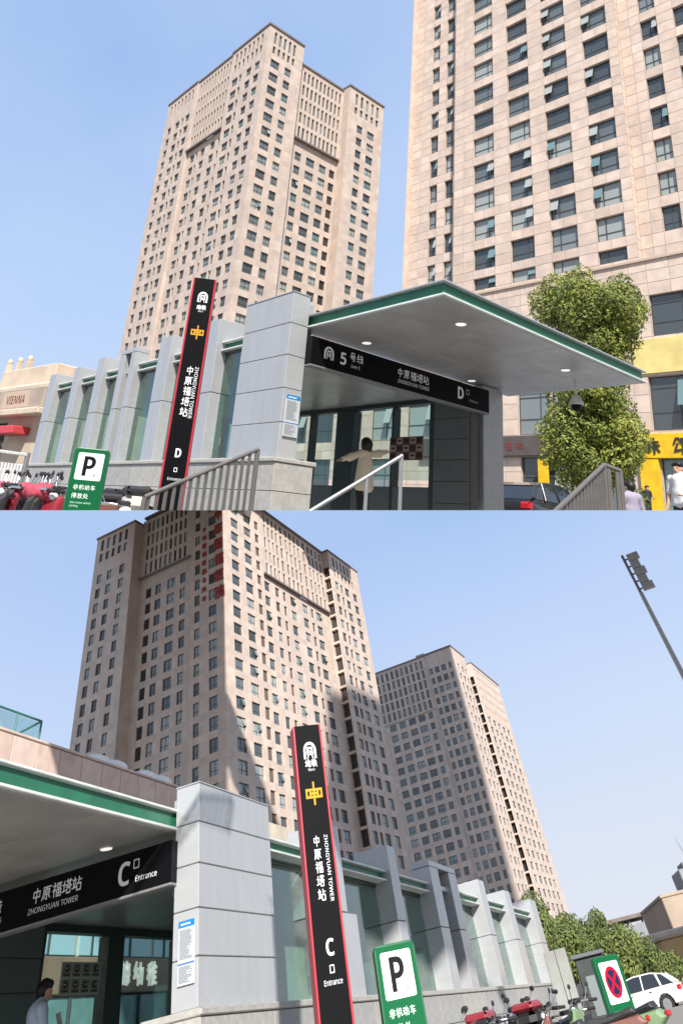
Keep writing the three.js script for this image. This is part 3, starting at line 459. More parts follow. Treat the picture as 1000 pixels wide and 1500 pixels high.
  const nx = 3, ny = 4; for (let a = 0; a < nx; a++) for (let b = 0; b < ny; b++) part('soffit_panel', B(s0 + 0.06 + (s1 - s0 - 0.06) * a / nx, s0 + 0.06 + (s1 - s0 - 0.06) * (a + 1) / nx - 0.008, h0, h0 + 0.011, t0 + 0.06 + (t1 - t0 - 0.12) * b / ny, t0 + 0.06 + (t1 - t0 - 0.12) * (b + 1) / ny - 0.008, 0.003), M.soffit, cp);
  for (const [s, t] of o.lamps) { const l = part('downlight', new THREE.CylinderGeometry(0.075, 0.08, 0.02, 24).translate(s, h0 - 0.009, sg * t), M.lamp_glow, cp); part('trim_ring', new THREE.TorusGeometry(0.088, 0.01, 8, 24).rotateX(Math.PI / 2).translate(s, h0 - 0.006, sg * t), M.white_paint, l); }
  // name band
  const [n0, n1, m0, m1] = o.band, bd = part('sign_band', B(-0.14, 0.02, m0, m1, n0, n1, 0.006), M.sign_black, g);
  part('trim', B(-0.15, 0.03, m0 - 0.03, m0 - 0.002, n0, n1, 0.004), M.steel_dull, bd);
  const w = n1 - n0, pxm = 360, tex = canvasTex(Math.round(w * pxm), Math.round((m1 - m0) * pxm), (c, cw, ch) => { c.fillStyle = '#090a0d'; c.fillRect(0, 0, cw, ch); o.print(c, (t) => (sg > 0 ? (t - n0) : n1 - t) * pxm, ch, cw); });
  part('print', face(w, m1 - m0).rotateY(-Math.PI / 2).translate(-0.1425, (m0 + m1) / 2, sg * (n0 + n1) / 2), printMat('band_print', tex), bd);
  return g;
}
M.lamp_glow = new THREE.MeshStandardMaterial({ name: 'lamp_glow', color: 0xffffff, emissive: new THREE.Color(1, 0.95, 0.85), emissiveIntensity: 0.5, roughness: 0.5 });
const WHITE = '#e9ebee';
function latin(c, s, x, y, px, col = WHITE, weight = '', align = 'center') { c.fillStyle = col; c.font = `${weight} ${px}px sans-serif`; c.textAlign = align; c.textBaseline = 'middle'; c.fillText(s, x, y); }
const capsText = 'ZHONGYUAN TOWER';
station(UP, {
  label: 'grey metro entrance with a letter D on its black band and a green edged canopy', corner: [405, 670, 10.5], az: AU, base: -1.9, len: 12.1, slab: 1.2,
  pw: 1.38, ph: 2.75, pillarRows: 5, finDepth: 0.34, beam: [2.03, 2.22],
  fins: [{ s0: 2.25, s1: 2.68, top: 2.66 }, { s0: 4.1, s1: 4.62, top: 2.62 }, { s0: 5.75, s1: 6.57, top: 2.6, slit: true }, { s0: 7.48, s1: 7.88, top: 2.58 }, { s0: 9.0, s1: 9.38, top: 2.5 }, { s0: 10.7, s1: 11.2, top: 2.5 }],
  wallT: 5.0, glassTop: 1.85, opaque: 1.0, mullions: [[1.0, 1.12], [2.2, 2.26], [3.55, 4.2], [5.2, 5.26], [6.6, 6.66], [8, 8.06], [9.5, 9.56]],
  canopy: [-2.92, 0.3, 0.4, 6.85, 2.2, 2.45], lamps: [[-0.2, 1.6], [-2.3, 1.6], [0.0, 5.0], [-2.15, 5.05]], band: [0.38, 5.42, 1.56, 2.04],
  print: (c, X, h) => {
    metroLogo(c, X(0.78), h * 0.45, h * 0.46, WHITE); latin(c, '5', X(1.12), h * 0.5, h * 0.62, WHITE, 'bold'); glyphs(c, '号线', X(1.26), h * 0.17, h * 0.34, 6, WHITE); latin(c, 'Line 5', X(1.42), h * 0.68, h * 0.17);
    glyphs(c, '中原福塔站', X(2.5), h * 0.2, h * 0.36, 6, WHITE, 0.08); latin(c, capsText, X(2.98), h * 0.72, h * 0.2);
    latin(c, 'D', X(4.43), h * 0.48, h * 0.72, WHITE, 'bold'); glyph(c, '口', X(4.6), h * 0.2, h * 0.3, 5, '#b9bcc0'); latin(c, 'Entrance', X(4.88), h * 0.68, h * 0.16, '#b9bcc0');
  },
});
station(LO, {
  label: 'grey metro entrance with a letter C on its black band above a pale pillar', corner: [290, 1477, 12], az: AL, base: -1.445, len: 26.2, slab: 2.0,
  pw: 2.25, ph: 2.24, pillarRows: 5, finDepth: 0.52, beam: [1.7, 1.88],
  fins: [{ s0: 4.7, s1: 5.35, top: 2.3, foot: 0.45 }, { s0: 8.24, s1: 8.8, top: 2.3 }, { s0: 11.46, s1: 14.0, top: 2.3, slit: true }, { s0: 16.6, s1: 17.36, top: 2.26 }, { s0: 20.2, s1: 21.05, top: 2.22, foot: 0.3 }, { s0: 24.6, s1: 25.8, top: 2.22 }],
  wallT: 5.0, glassTop: 1.7, opaque: 3.1, mullions: [[3.1, 3.18], [5.04, 5.57], [7.6, 7.75], [10, 10.1], [13, 13.1], [16, 16.1], [19, 19.1], [22, 22.1]],
  canopy: [-5.6, 0.2, 0.36, 7.4, 1.75, 2.0], lamps: [[-0.25, 1.35], [-0.3, 4.2], [-3, 1.4], [-3, 4.2]], band: [0.34, 5.2, 1.2, 1.64],
  print: (c, X, h) => {
    latin(c, 'C', X(1.1), h * 0.5, h * 0.78, WHITE, 'bold'); glyph(c, '口', X(0.97), h * 0.16, h * 0.3, 5, WHITE); latin(c, 'Entrance', X(0.74), h * 0.68, h * 0.2, WHITE);
    glyphs(c, '中原福塔站', X(2.62), h * 0.18, h * 0.36, 6, WHITE, 0.06); latin(c, capsText, X(2.24), h * 0.72, h * 0.2);
    glyphs(c, '号线', X(3.45), h * 0.18, h * 0.34, 6, WHITE); latin(c, 'Line 5', X(3.2), h * 0.7, h * 0.17); latin(c, '5', X(3.62), h * 0.5, h * 0.62, WHITE, 'bold'); metroLogo(c, X(4.05), h * 0.45, h * 0.46, WHITE);
  },
});

// ------------------------------------------------------------------ station frames for the things around them
const frameOf = (W, corner, az) => { const o = at(W, ...corner), a = V(Math.sin(az), 0, Math.cos(az)), b = V(-Math.cos(az) * W.sg, 0, Math.sin(az) * W.sg); return (s, h, t) => o.clone().addScaledVector(a, s).addScaledVector(b, t).add(V(0, h, 0)); };
const inD = frameOf(UP, [405, 670, 10.5], AU), inC = frameOf(LO, [290, 1477, 12], AL);
const yawTo = (d) => Math.atan2(d.x, d.z);                          // turns +z to d

// ------------------------------------------------------------------ signs
// a board between two level top corners (left, right as read), its foot at y0
function board(name, label, W, [p, q], y0, thick, draw, pxm, group) {
  const d = V().subVectors(q, p), w = Math.hypot(d.x, d.z), h = p.y - y0, mid = p.clone().add(q).multiplyScalar(0.5); mid.y = y0;
  const g = thing(name, label, 'sign', W, mid, yawTo(V(-d.z, 0, d.x)), group);
  return { g, w, h, tex: canvasTex(Math.round(w * pxm), Math.round(h * pxm), (c, cw, ch) => draw(c, cw, ch, w, h)) };
}
function pylon(W, label, c1, hd, c2, y0, letter, marks) {
  const pts = level(W, ...c1, hd, ...c2), top = pts[0].y, fr = (x, y) => (top - at(W, x, y, hd).y) / (top - y0);
  const { g, w, h, tex } = board('metro_pylon', label, W, pts, y0, 0.2, (c, cw, ch) => {
    c.fillStyle = '#07080c'; c.fillRect(0, 0, cw, ch); const Y = (k) => fr(...marks[k]) * ch;
    metroLogo(c, cw * 0.53, Y('logo'), cw * 0.5, WHITE); const g1 = cw * 0.22; glyphs(c, '地铁', cw * 0.53 - g1 * 1.05, Y('name'), g1, 5, WHITE); latin(c, 'Metro', cw * 0.53, Y('name') + g1 * 1.35, g1 * 0.45);
    c.strokeStyle = '#c9932f'; c.lineWidth = cw * 0.07; c.lineCap = 'square'; const ex = cw * 0.53, ey = Y('emblem'), u = cw * 0.11;
    for (const st of [[-2.6, -0.9, 2.6, -0.9], [-2.6, 0.9, 2.6, 0.9], [-2.6, -0.9, -2.6, 0.9], [2.6, -0.9, 2.6, 0.9], [-1.3, -0.9, -1.3, 0.9], [1.3, -0.9, 1.3, 0.9], [0, -2.6, 0, 2.6], [-1.3, 0, -0.5, 0], [0.5, 0, 1.3, 0]]) { c.beginPath(); c.moveTo(ex + st[0] * u, ey + st[1] * u); c.lineTo(ex + st[2] * u, ey + st[3] * u); c.stroke(); }
    const a = Y('t0'), b = Y('t1'), s = (b - a) / 5; [...'中原福塔站'].forEach((k, i) => glyph(c, k, cw * 0.34 - s * 0.12, a + i * s, s * 0.86, s * 0.085, WHITE));
    c.save(); c.translate(cw * 0.79, (a + b) / 2); c.rotate(Math.PI / 2); c.font = '40px sans-serif'; const f = (b - a) * 1.0 / c.measureText(capsText).width * 40; latin(c, capsText, 0, 0, f); c.restore();
    latin(c, letter, cw * 0.53, Y('letter'), cw * 0.5, WHITE, 'bold'); glyph(c, '口', cw * 0.53 - cw * 0.11, Y('kou') - cw * 0.11, cw * 0.22, 4, WHITE); latin(c, 'Entrance', cw * 0.53, Y('ent'), cw * 0.16);
  }, 420);
  part('body', cbox(-w / 2 + 0.02, w / 2 - 0.02, 0, h, -0.1, 0.095, 0.008), M.sign_black, g);
  for (const s of [-1, 1]) part('red_edge', cbox(s * (w / 2 - 0.02), s * (w / 2 + 0.006), 0, h - 0.004, -0.102, 0.102, 0.006), M.sign_red, g);
  part('print', face(w - 0.04, h - 0.01).translate(0, h / 2, 0.0975), printMat('pylon_print', tex), g);
  return g;
}
pylon(UP, 'slim black metro pylon with red edges and the letter D', [285, 409], 9.4, [317, 413], -0.75, 'D', { logo: [296, 438], name: [291, 449], emblem: [286, 489], t0: [275, 538], t1: [262, 613], letter: [253, 664], kou: [249, 688], ent: [247, 702] });
pylon(LO, 'slim black metro pylon with red edges and the letter C', [427, 1068], 10.5, [466, 1064], GROUND, 'C', { logo: [449, 1101], name: [452, 1114], emblem: [455, 1164], t0: [459, 1226], t1: [466, 1325], letter: [476, 1390], kou: [480, 1421], ent: [481, 1441] });
function parkingSign(W, label, pts, y0, kind, name = 'parking_sign') {
  const { g, w, h, tex } = board(name, label, W, pts, y0, 0.08, (c, cw, ch) => {
    c.fillStyle = '#0f5a35'; c.fillRect(0, 0, cw, ch); const m = cw * 0.1, s = cw - 2 * m, ph = kind === 'P' ? s * 0.98 : s; c.fillStyle = '#e9ebe8'; c.beginPath(); c.roundRect(m, m * 1.0, s, ph, cw * 0.05); c.fill();
    if (kind === 'P') { latin(c, 'P', cw * 0.47, m + ph * 0.5, ph * 1.02, '#14161a', 'bold'); glyph(c, '车', cw * 0.63, m + ph * 0.72, cw * 0.13, 2.5, '#555'); latin(c, 'ofo', cw * 0.82, m + ph * 0.82, cw * 0.08, '#666'); }
    else { c.fillStyle = '#232345'; c.beginPath(); c.arc(cw / 2, m + ph / 2, s * 0.36, 0, 7); c.fill(); c.strokeStyle = '#a3142e'; c.lineWidth = s * 0.09; c.beginPath(); c.arc(cw / 2, m + ph / 2, s * 0.34, 0, 7); for (const k of [-1, 1]) { c.moveTo(cw / 2 - s * 0.23, m + ph / 2 - k * s * 0.23); c.lineTo(cw / 2 + s * 0.23, m + ph / 2 + k * s * 0.23); } c.stroke(); }
    const gs = cw * 0.155, lines = kind === 'P' ? ['非机动车', '停放处'] : ['禁止停放', '非机动车']; lines.forEach((l, i) => glyphs(c, l, m * 1.3, m + ph + cw * 0.13 + i * gs * 1.55, gs, gs * 0.1, '#e4e8e4', 0.12));
    latin(c, kind === 'P' ? 'Non-motor vehicle' : 'No parking', m * 1.3, m + ph + cw * 0.13 + gs * 3.3, cw * 0.075, '#d5dbd5', '', 'left'); latin(c, kind === 'P' ? 'parking' : 'area', m * 1.3, m + ph + cw * 0.13 + gs * 3.9, cw * 0.075, '#d5dbd5', '', 'left');
  }, 560);
  const r = 0.05, sh = [[-w / 2, 0], [w / 2, 0]]; for (let i = 0; i <= 5; i++) { const t = i / 5 * Math.PI / 2; sh.push([w / 2 - r + r * Math.cos(t), h - r + r * Math.sin(t)]); } for (let i = 0; i <= 5; i++) { const t = Math.PI / 2 + i / 5 * Math.PI / 2; sh.push([-w / 2 + r + r * Math.cos(t), h - r + r * Math.sin(t)]); }
  part('body', prism(sh, 0.1, 0.008), M.sign_green, g); part('print', face(w - 0.03, h - 0.03).translate(0, h / 2, 0.0525), printMat('parking_print', tex), g);
  return g;
}
parkingSign(UP, 'green and white P parking sign beside the pink scooters', level(UP, 112, 655, 8.2, 163, 660), -0.75, 'P');
parkingSign(LO, 'green and white P parking sign next to the pylon marked C', level(LO, 545, 1388, 9.5, 603, 1376), GROUND, 'P');
parkingSign(LO, 'green sign with a red crossed no-parking disc, near the white car', level(LO, 865, 1404, 19, 900, 1397), GROUND, 'N', 'no_parking_sign');
// notices on the pillars
for (const [W, fr, h0, h1, t0, t1, what] of [[UP, inD, 0.34, 1.0, 0.05, 0.34, 'D'], [LO, inC, 0.22, 0.8, 0.04, 0.28, 'C']]) {
  const p = fr(-0.01, h0, (t0 + t1) / 2), tex = canvasTex(256, 512, (c, w, h) => { c.fillStyle = '#b4b8bb'; c.fillRect(0, 0, w, h); c.fillStyle = '#2277b8'; c.fillRect(0, 0, w, h * 0.11); c.fillStyle = '#5b78a8'; c.fillRect(0, h * 0.66, w, h * 0.035); c.fillStyle = '#cfd3d8'; c.fillRect(0, h * 0.645, w, h * 0.015);
    c.fillStyle = '#46525f'; for (let i = 0; i < 26; i++) { const y = h * (0.15 + i * 0.018); c.fillRect(18 + (i % 3) * 4, y, 120 + hash2(i, 3) * 90, 4); } for (let i = 0; i < 14; i++) c.fillRect(18, h * (0.72 + i * 0.018), 100 + hash2(i, 9) * 110, 4); c.fillStyle = '#fff'; for (let i = 0; i < 7; i++) c.fillRect(40 + i * 22, 22, 14, 14); });
  const g = thing('notice_board', `white paper notices with a blue heading on the pillar of entrance ${what}`, 'notice', W, p, (W.upper ? AU : AL) - Math.PI / 2);
  const d = t1 - t0, hh = h1 - h0; part('backing', cbox(-0.016, -0.004, 0, hh, -d / 2, d / 2, 0.003), M.white_paint, g); part('print', face(d, hh).rotateY(-Math.PI / 2).translate(-0.0175, hh / 2, 0), printMat('notice_print', tex), g);
}

// ------------------------------------------------------------------ rails by the upper stairs
function balustrade(label, pts, foot, step, r) {
  const p0 = pts[0], g = thing('stair_railing', label, 'railing', UP, V(p0.x, foot, p0.z)), loc = pts.map((p) => p.clone().sub(V(p0.x, foot, p0.z)));
  for (let i = 0; i + 1 < loc.length; i++) {
    const a = loc[i], b = loc[i + 1], d = V().subVectors(b, a), L = Math.hypot(d.x, d.z);
    part('top_rail', bar(a, b, 0.026, 0.026, 10), M.rail_bar, g); part('bottom_rail', bar(a.clone().setY(a.y * 0.08), b.clone().setY(b.y * 0.08), 0.02), M.rail_bar, g);
    for (let k = step / 2; k < L; k += step) { const p = a.clone().lerp(b, k / L), yaw = Math.atan2(-d.z, d.x); part('baluster', cbox(-r, r, p.y * 0.08, p.y, -r * 0.5, r * 0.5, 0.003).rotateY(yaw).translate(p.x, 0, p.z), M.rail_bar, g); }
  }
  for (const p of loc) part('post', bar(V(p.x, 0, p.z), p, 0.028), M.rail_bar, g);
}
balustrade('grey steel bar railing rising in front of the pylon marked D', [at(UP, 212, 728, 7.9), at(UP, 378, 658, 8.8)], -0.75, 0.105, 0.021);
balustrade('grey steel bar railing with a sloping top beside the clipped tree', [at(UP, 795, 766, 6.6), at(UP, 884, 681, 8.2), at(UP, 908, 690, 8.3)], -0.75, 0.1, 0.024);
{
  const a = at(UP, 446, 754, 8.6), b = at(UP, 588, 668, 9.2), g = thing('handrail', 'round steel handrail on posts in front of the woman in cream', 'handrail', UP, a.clone().setY(-0.75)), o = a.clone().setY(-0.75), A = a.clone().sub(o), Bq = b.clone().sub(o);
  part('rail', bar(A, Bq, 0.028, 0.028, 12), M.steel, g); part('elbow', ball(Bq.x, Bq.y, Bq.z, 0.029, 0.029, 0.029), M.steel, g);
  for (const k of [0.62, 1]) { const p = A.clone().lerp(Bq, k); part('post', bar(V(p.x, 0, p.z), V(p.x, p.y - 0.02, p.z), 0.026, 0.026, 12), M.steel, g); }
}
{
  const p = inD(-1.8, 2.2, 6.05), g = thing('dome_camera', 'small white dome camera hanging on a rod under the canopy of entrance D', 'camera', UP, p);
  g.scale.setScalar(1.75); part('rod', bar(V(0, -0.17, 0), V(0, 0, 0), 0.012), M.white_paint, g); part('hood', new THREE.LatheGeometry([[0.012, 0.09], [0.03, 0.085], [0.06, 0.05], [0.082, 0.0], [0.085, -0.03], [0.078, -0.03], [0.055, 0.045], [0.01, 0.08]].map(([x, y]) => new THREE.Vector2(x, y)), 20).translate(0, -0.25, 0), M.white_paint, g);
  part('lens_dome', ball(0, -0.285, 0, 0.055, 0.06, 0.055), M.sign_black, g);
}

// ------------------------------------------------------------------ trees
function leafMat(name) { return (M[name] ??= new THREE.MeshPhysicalMaterial({ name, vertexColors: true, roughness: 0.75, transmission: 0.25, thickness: 0, side: THREE.DoubleSide })); }
// clumps [x, y, z, r] in the tree's own space; colours are [dark, light] linear
function crown(clumps, perM2, size, cols) {
  const p = [], n = [], u = [], c = [], up = V(), sd = V(), nr = V();
  for (const [cx, cy, cz, r, tint = 0] of clumps) {
    const cnt = Math.round(perM2 * r * r);
    for (let i = 0; i < cnt; i++) {
      const th = rnd() * Math.PI * 2, ct = rr(-1, 1), st = Math.sqrt(1 - ct * ct), k = 0.55 + 0.5 * Math.cbrt(rnd()) + (rnd() < 0.07 ? 0.12 : 0);
      const dir = V(st * Math.cos(th), ct, st * Math.sin(th)), wob = 0.82 + 0.36 * noise2(dir.x * 3 + cx * 5 + 40, dir.y * 3 + dir.z * 3 + cy * 5 + 40, 256, 5), q = V(cx, cy, cz).addScaledVector(dir, r * k * wob);
      nr.copy(dir).add(V(rr(-0.9, 0.9), rr(-0.4, 0.9), rr(-0.9, 0.9))).normalize(); sd.set(rr(-1, 1), rr(-1, 1), rr(-1, 1)).cross(nr).normalize(); up.crossVectors(nr, sd);
      const s = size * rr(0.7, 1.3), w = s * 0.42, v = [q.clone().addScaledVector(up, -s), q.clone().addScaledVector(sd, w), q.clone().addScaledVector(up, s), q.clone().addScaledVector(sd, -w)];
      const m = Math.min(1, Math.max(0, rnd() * 0.75 + tint)), col = [0, 1, 2].map((j) => cols[0][j] + (cols[1][j] - cols[0][j]) * m);
      for (const j of [0, 1, 2, 0, 2, 3]) { p.push(v[j].x, v[j].y, v[j].z); n.push(nr.x, nr.y, nr.z); u.push(0, 0); c.push(...col); }
    }
  }
  const g = new THREE.BufferGeometry(); g.setAttribute('position', new THREE.Float32BufferAttribute(p, 3)); g.setAttribute('normal', new THREE.Float32BufferAttribute(n, 3)); g.setAttribute('uv', new THREE.Float32BufferAttribute(u, 2)); g.setAttribute('color', new THREE.Float32BufferAttribute(c, 3)); return g;
}
std('bark', [0.11, 0.085, 0.065], 0.95, { map: rep(streak, 1.2) });
function tree(W, name, label, root, pix, o) {                        // pix: [px, py, hd, radius m, tint]
  const g = thing(name, label, o.category ?? 'tree', W, root, 0, o.group), cl = pix.map(([x, y, hd, r, t]) => { const q = at(W, x, y, hd).sub(root); return [q.x, q.y, q.z, r, t]; });
  const c = part('crown', crown(cl, o.per, o.leaf, o.cols), leafMat('leaves'), g), lo = cl.reduce((a, b) => (a[1] < b[1] ? a : b)), hi = cl.reduce((a, b) => (a[1] > b[1] ? a : b)), tw = o.trunk ?? 0.12;
  part('trunk', mg([tube([[0, 0, 0], [lo[0] * 0.4, lo[1] * 0.5, lo[2] * 0.4], [lo[0] * 0.7, lo[1], lo[2] * 0.7], [hi[0] * 0.8, hi[1], hi[2] * 0.8]], tw, 20, 8), ...cl.slice(0, 14).map((k) => bar(V(lo[0] * 0.6, Math.max(0.2, Math.min(lo[1], k[1]) * 0.7), lo[2] * 0.6), V(k[0], k[1], k[2]), tw * 0.5, tw * 0.12, 6))]), M.bark, g);
  return g;
}
{
  const root = at(UP, 862, 720, 24); root.y = -0.5; const px = [];
  const tier = (cx, cy, rx, ry, n, r0, r1, t0, t1) => { for (let i = 0; i < n; i++) { const a = i * 2.399963, k = Math.sqrt((i + 0.5) / n), z = Math.sqrt(Math.max(0, 1 - k * k)); px.push([cx + rx * k * Math.cos(a), cy + ry * k * Math.sin(a) + rr(-4, 4), 24 - (z * 1.5 + rr(-0.4, 0.4)) * (i % 3 ? 1 : -1), rr(r0, r1), rr(t0, t1)]); } };
  for (const [cx, cy, rx, ry, n] of [[838, 450, 46, 42, 26], [898, 455, 42, 44, 26], [880, 505, 44, 36, 20], [900, 540, 16, 16, 5], [862, 580, 44, 36, 20], [842, 640, 44, 42, 26], [898, 640, 42, 44, 26], [865, 690, 46, 22, 14]]) tier(cx, cy, rx, ry, n, 0.32, 0.55, -0.15, 0.35);
  tree(UP, 'clipped_tree', 'two tiered clipped yellow green tree beside the canopy of entrance D', root, px, { per: 2100, leaf: 0.066, cols: [[0.06, 0.11, 0.016], [0.36, 0.38, 0.05]], trunk: 0.14 });
}
{
  const shrub = at(UP, 930, 735, 32); shrub.y -= 0.9; tree(UP, 'shrub', 'low green shrub beside the yellow shop column', shrub, [[930, 728, 32, 0.45, -0.2], [921, 735, 32, 0.4, -0.2], [938, 738, 32, 0.35, -0.1]], { per: 900, leaf: 0.08, cols: [[0.05, 0.09, 0.016], [0.16, 0.21, 0.04]], trunk: 0.04, category: 'shrub' });
  const cols = [[0.05, 0.085, 0.018], [0.24, 0.28, 0.06]];
  for (const [label, x0, hd, list, tone] of [['leafy street tree with a broad crown behind the leaning slab', 812, 62, [[800, 1372, 1.5], [822, 1362, 1.6], [842, 1375, 1.5], [815, 1392, 1.6], [838, 1400, 1.5]], 0.12], ['taller street tree with a thin tip above its neighbours', 872, 66, [[874, 1345, 1.0], [868, 1365, 1.4], [885, 1372, 1.3], [862, 1388, 1.5], [880, 1398, 1.5]], -0.12], ['yellowish street tree between the taller tree and the dark one', 906, 60, [[902, 1372, 1.3], [915, 1385, 1.2], [900, 1402, 1.3], [915, 1410, 1.2]], 0.22],
    ['dark round street tree above the white car', 942, 64, [[938, 1385, 1.3], [948, 1396, 1.3], [940, 1408, 1.2]], -0.22], ['low street tree next to the ochre wall', 968, 66, [[965, 1402, 1.1], [976, 1408, 1.1], [968, 1415, 1.0]], -0.05]]) {
    const root = at(LO, x0, 1440, hd); root.y = GROUND; tree(LO, 'street_tree', label, root, list.flatMap(([x, y, r]) => Array.from({ length: 7 }, (_, i) => [x + rr(-13, 13) * r, y + 9 + rr(-9, 11), hd + rr(-1.6, 1.6), r * rr(0.34, 0.6), tone + rr(-0.15, 0.2)])), { per: 1000, leaf: 0.11, cols, trunk: 0.16, group: 'street trees beyond the parked car' });
  }
  const r2 = at(LO, 782, 1430, 44); r2.y = GROUND; tree(LO, 'street_tree', 'narrow dark tree standing close behind the last fin', r2, [[781, 1335, 44, 0.7, -0.1], [785, 1355, 44, 0.8, 0], [787, 1375, 44, 0.75, 0], [790, 1390, 44, 0.7, -0.1]], { per: 1600, leaf: 0.085, cols, trunk: 0.1, group: 'street trees beyond the parked car' });
}

// ------------------------------------------------------------------ lower street: the terrace building behind entrance C
{
  const T = 9, p0 = inC(0, 0, T), o = p0.clone().setY(GROUND), dy = p0.y - GROUND, g = thing('terrace_building', 'low building with a pink stone parapet and a nursery shop front behind entrance C', 'building', LO, o, AL - Math.PI / 2);
  const B = (s0, s1, h0, h1, d0, d1, c = 0.01) => cbox(s0, s1, h0 + dy, h1 + dy, -d0, -d1, c);            // d goes away from the street
  std('parapet_stone', [0.66, 0.5, 0.43], 0.75, { map: rep(mottle, 0.5) }); std('parapet_stone_b', [0.7, 0.55, 0.48], 0.75, { map: rep(mottle, 0.5) }); std('cream_wall', [0.62, 0.56, 0.45], 0.8, { map: rep(mottle, 0.3) }); std('fascia_brown', [0.3, 0.2, 0.14], 0.6, { map: rep(mottle, 0.4) }); std('teal_film', [0.16, 0.3, 0.3], 0.25, { map: rep(mottle, 0.5) });
  part('wall', B(-4, 24, -1.4, 6.2, 0.3, 8), M.cream_wall, g);
  const par = part('parapet', B(-4, 15.4, 4.2, 6.2, 0.05, 0.28), M.joint, g);
  for (let k = 0; k < 20; k++) for (const [a, b] of [[4.22, 5.24], [5.26, 6.18]]) part('stone_panel', B(-4 + k * 0.97, -4 + k * 0.97 + 0.95, a, b, -0.01, 0.048, 0.006), (k * 5 + (a > 5 ? 1 : 0)) % 3 ? M.parapet_stone : M.parapet_stone_b, par);
  part('coping', B(-4, 15.5, 6.2, 6.27, -0.03, 0.4, 0.015), M.parapet_stone_b, g);
  for (let k = 0; k < 6; k++) { const s = 6.2 + k * 1.75; part('window', B(s, s + 1.6, 2.12, 2.95, 0.26, 0.3), M.window_blue, g); const f = part('window_frame', B(s + 0.5, s + 0.56, 2.14, 2.93, 0.22, 0.258), M.mullion, g); part('window_frame', B(s, s + 1.6, 2.09, 2.13, 0.2, 0.258), M.mullion, g); }
  part('fascia', B(6, 18, 1.42, 2.08, 0.1, 0.28, 0.02), M.fascia_brown, g);
  std('white_letter', [0.85, 0.84, 0.76], 0.5, { emissive: new THREE.Color(1, 0.97, 0.85), emissiveIntensity: 0.25 });
  ['德', '幼', '稚'].forEach((ch, i) => part('letter', letterGeo(ch, 0.46, 0.06, 0.05).translate(11.55 + i * 0.66, 1.54 + dy, -0.1), M.white_letter, g));
  part('shop_glass', B(6, 18, -1.3, 1.4, 0.2, 0.28), M.teal_film, g); for (let k = 0; k < 8; k++) part('shop_mullion', B(6.4 + k * 1.5, 6.46 + k * 1.5, -1.3, 1.38, 0.12, 0.198), M.mullion, g);
  std('teal_rail', [0.03, 0.16, 0.15], 0.4);
  const rl = part('roof_rail', mg([bar(V(-4, 6.95 + dy, -0.5), V(7.2, 6.95 + dy, -0.5), 0.03), bar(V(7.2, 6.95 + dy, -0.5), V(7.2, 6.25 + dy, -0.5), 0.03), bar(V(7.2, 6.95 + dy, -0.5), V(7.2, 6.6 + dy, -3), 0.03)]), M.teal_rail, g);
  for (let k = 0; k < 5; k++) part('post', bar(V(-3 + k * 2.3, 6.25 + dy, -0.5), V(-3 + k * 2.3, 6.95 + dy, -0.5), 0.025), M.teal_rail, rl);
  part('rail_glass', B(-4, 7.2, 6.3, 6.9, 0.49, 0.5, 0.003), M.glass_clear, rl);
  [10.4, 11.35, 13.1, 14.05].forEach((s) => { const u = thing('parasol', 'closed white parasol dome showing above the pink stone parapet', 'parasol', LO, inC(s, 6.0, 10), 0, 'white parasols on the terrace');
    const sh = new THREE.SphereGeometry(0.55, 32, 8, 0, Math.PI * 2, 0, Math.PI / 2).scale(1, 0.55, 1).translate(0, 0.5, 0); const P = sh.attributes.position; for (let i = 0; i < P.count; i++) { const a = Math.atan2(P.getZ(i), P.getX(i)), k = 1 - 0.1 * Math.abs(Math.sin(a * 4)); P.setXYZ(i, P.getX(i) * k, P.getY(i), P.getZ(i) * k); } sh.computeVertexNormals();
    part('canopy', sh, M.white_paint, u); part('pole', bar(V(0, 0.2, 0), V(0, 0.86, 0), 0.025), M.white_paint, u); });
}
{ // posters on the glass inside entrance C
  const tex = canvasTex(512, 256, (c, w, h) => { c.fillStyle = '#b9b7b0'; c.fillRect(0, 0, w, h); for (let i = 0; i < 4; i++) for (let j = 0; j < 2; j++) { const x = 12 + i * 126, y = 10 + j * 124; c.fillStyle = '#8d8984'; c.fillRect(x, y, 110, 106); c.fillStyle = '#4b4548'; c.beginPath(); c.arc(x + 55, y + 42, 30, 0, 7); c.fill(); c.fillStyle = '#b9b7b0'; c.fillRect(x + 30 + i * 8, y + 34, 34, 12); c.fillStyle = '#3d3a3a'; c.fillRect(x + 14, y + 84, 82, 12); } });
  const g = thing('poster', 'grey sheet of eight pictograms stuck on the glass wall inside entrance C', 'poster', LO, inC(4.2, 0.83, 4.93), AL - Math.PI / 2); part('sheet', face(1.15, 0.42).translate(0, 0.21, 0.0), printMat('poster_print', tex), g); part('backing', cbox(-0.58, 0.58, 0, 0.42, -0.012, -0.003, 0.002), M.white_paint, g);
  const tu = canvasTex(512, 300, (c, w, h) => { c.fillStyle = '#6b5550'; c.fillRect(0, 0, w, h); for (let i = 0; i < 5; i++) for (let j = 0; j < 3; j++) { c.fillStyle = (i + j) % 2 ? '#9a8c84' : '#4a3537'; c.fillRect(14 + i * 100, 12 + j * 96, 84, 80); c.fillStyle = '#33262a'; c.fillRect(30 + i * 100, 34 + j * 96, 50, 26); } });
  const q = thing('poster', 'dark red grid poster on the glass wall inside entrance D', 'poster', UP, inD(1.75, 0.55, 4.93), AU - Math.PI / 2); part('sheet', face(1.0, 0.52).rotateY(Math.PI).translate(0, 0.26, 0.0), printMat('poster_print_d', tu), q); part('backing', cbox(-0.5, 0.5, 0, 0.52, 0.003, 0.012, 0.002), M.white_paint, q);
}
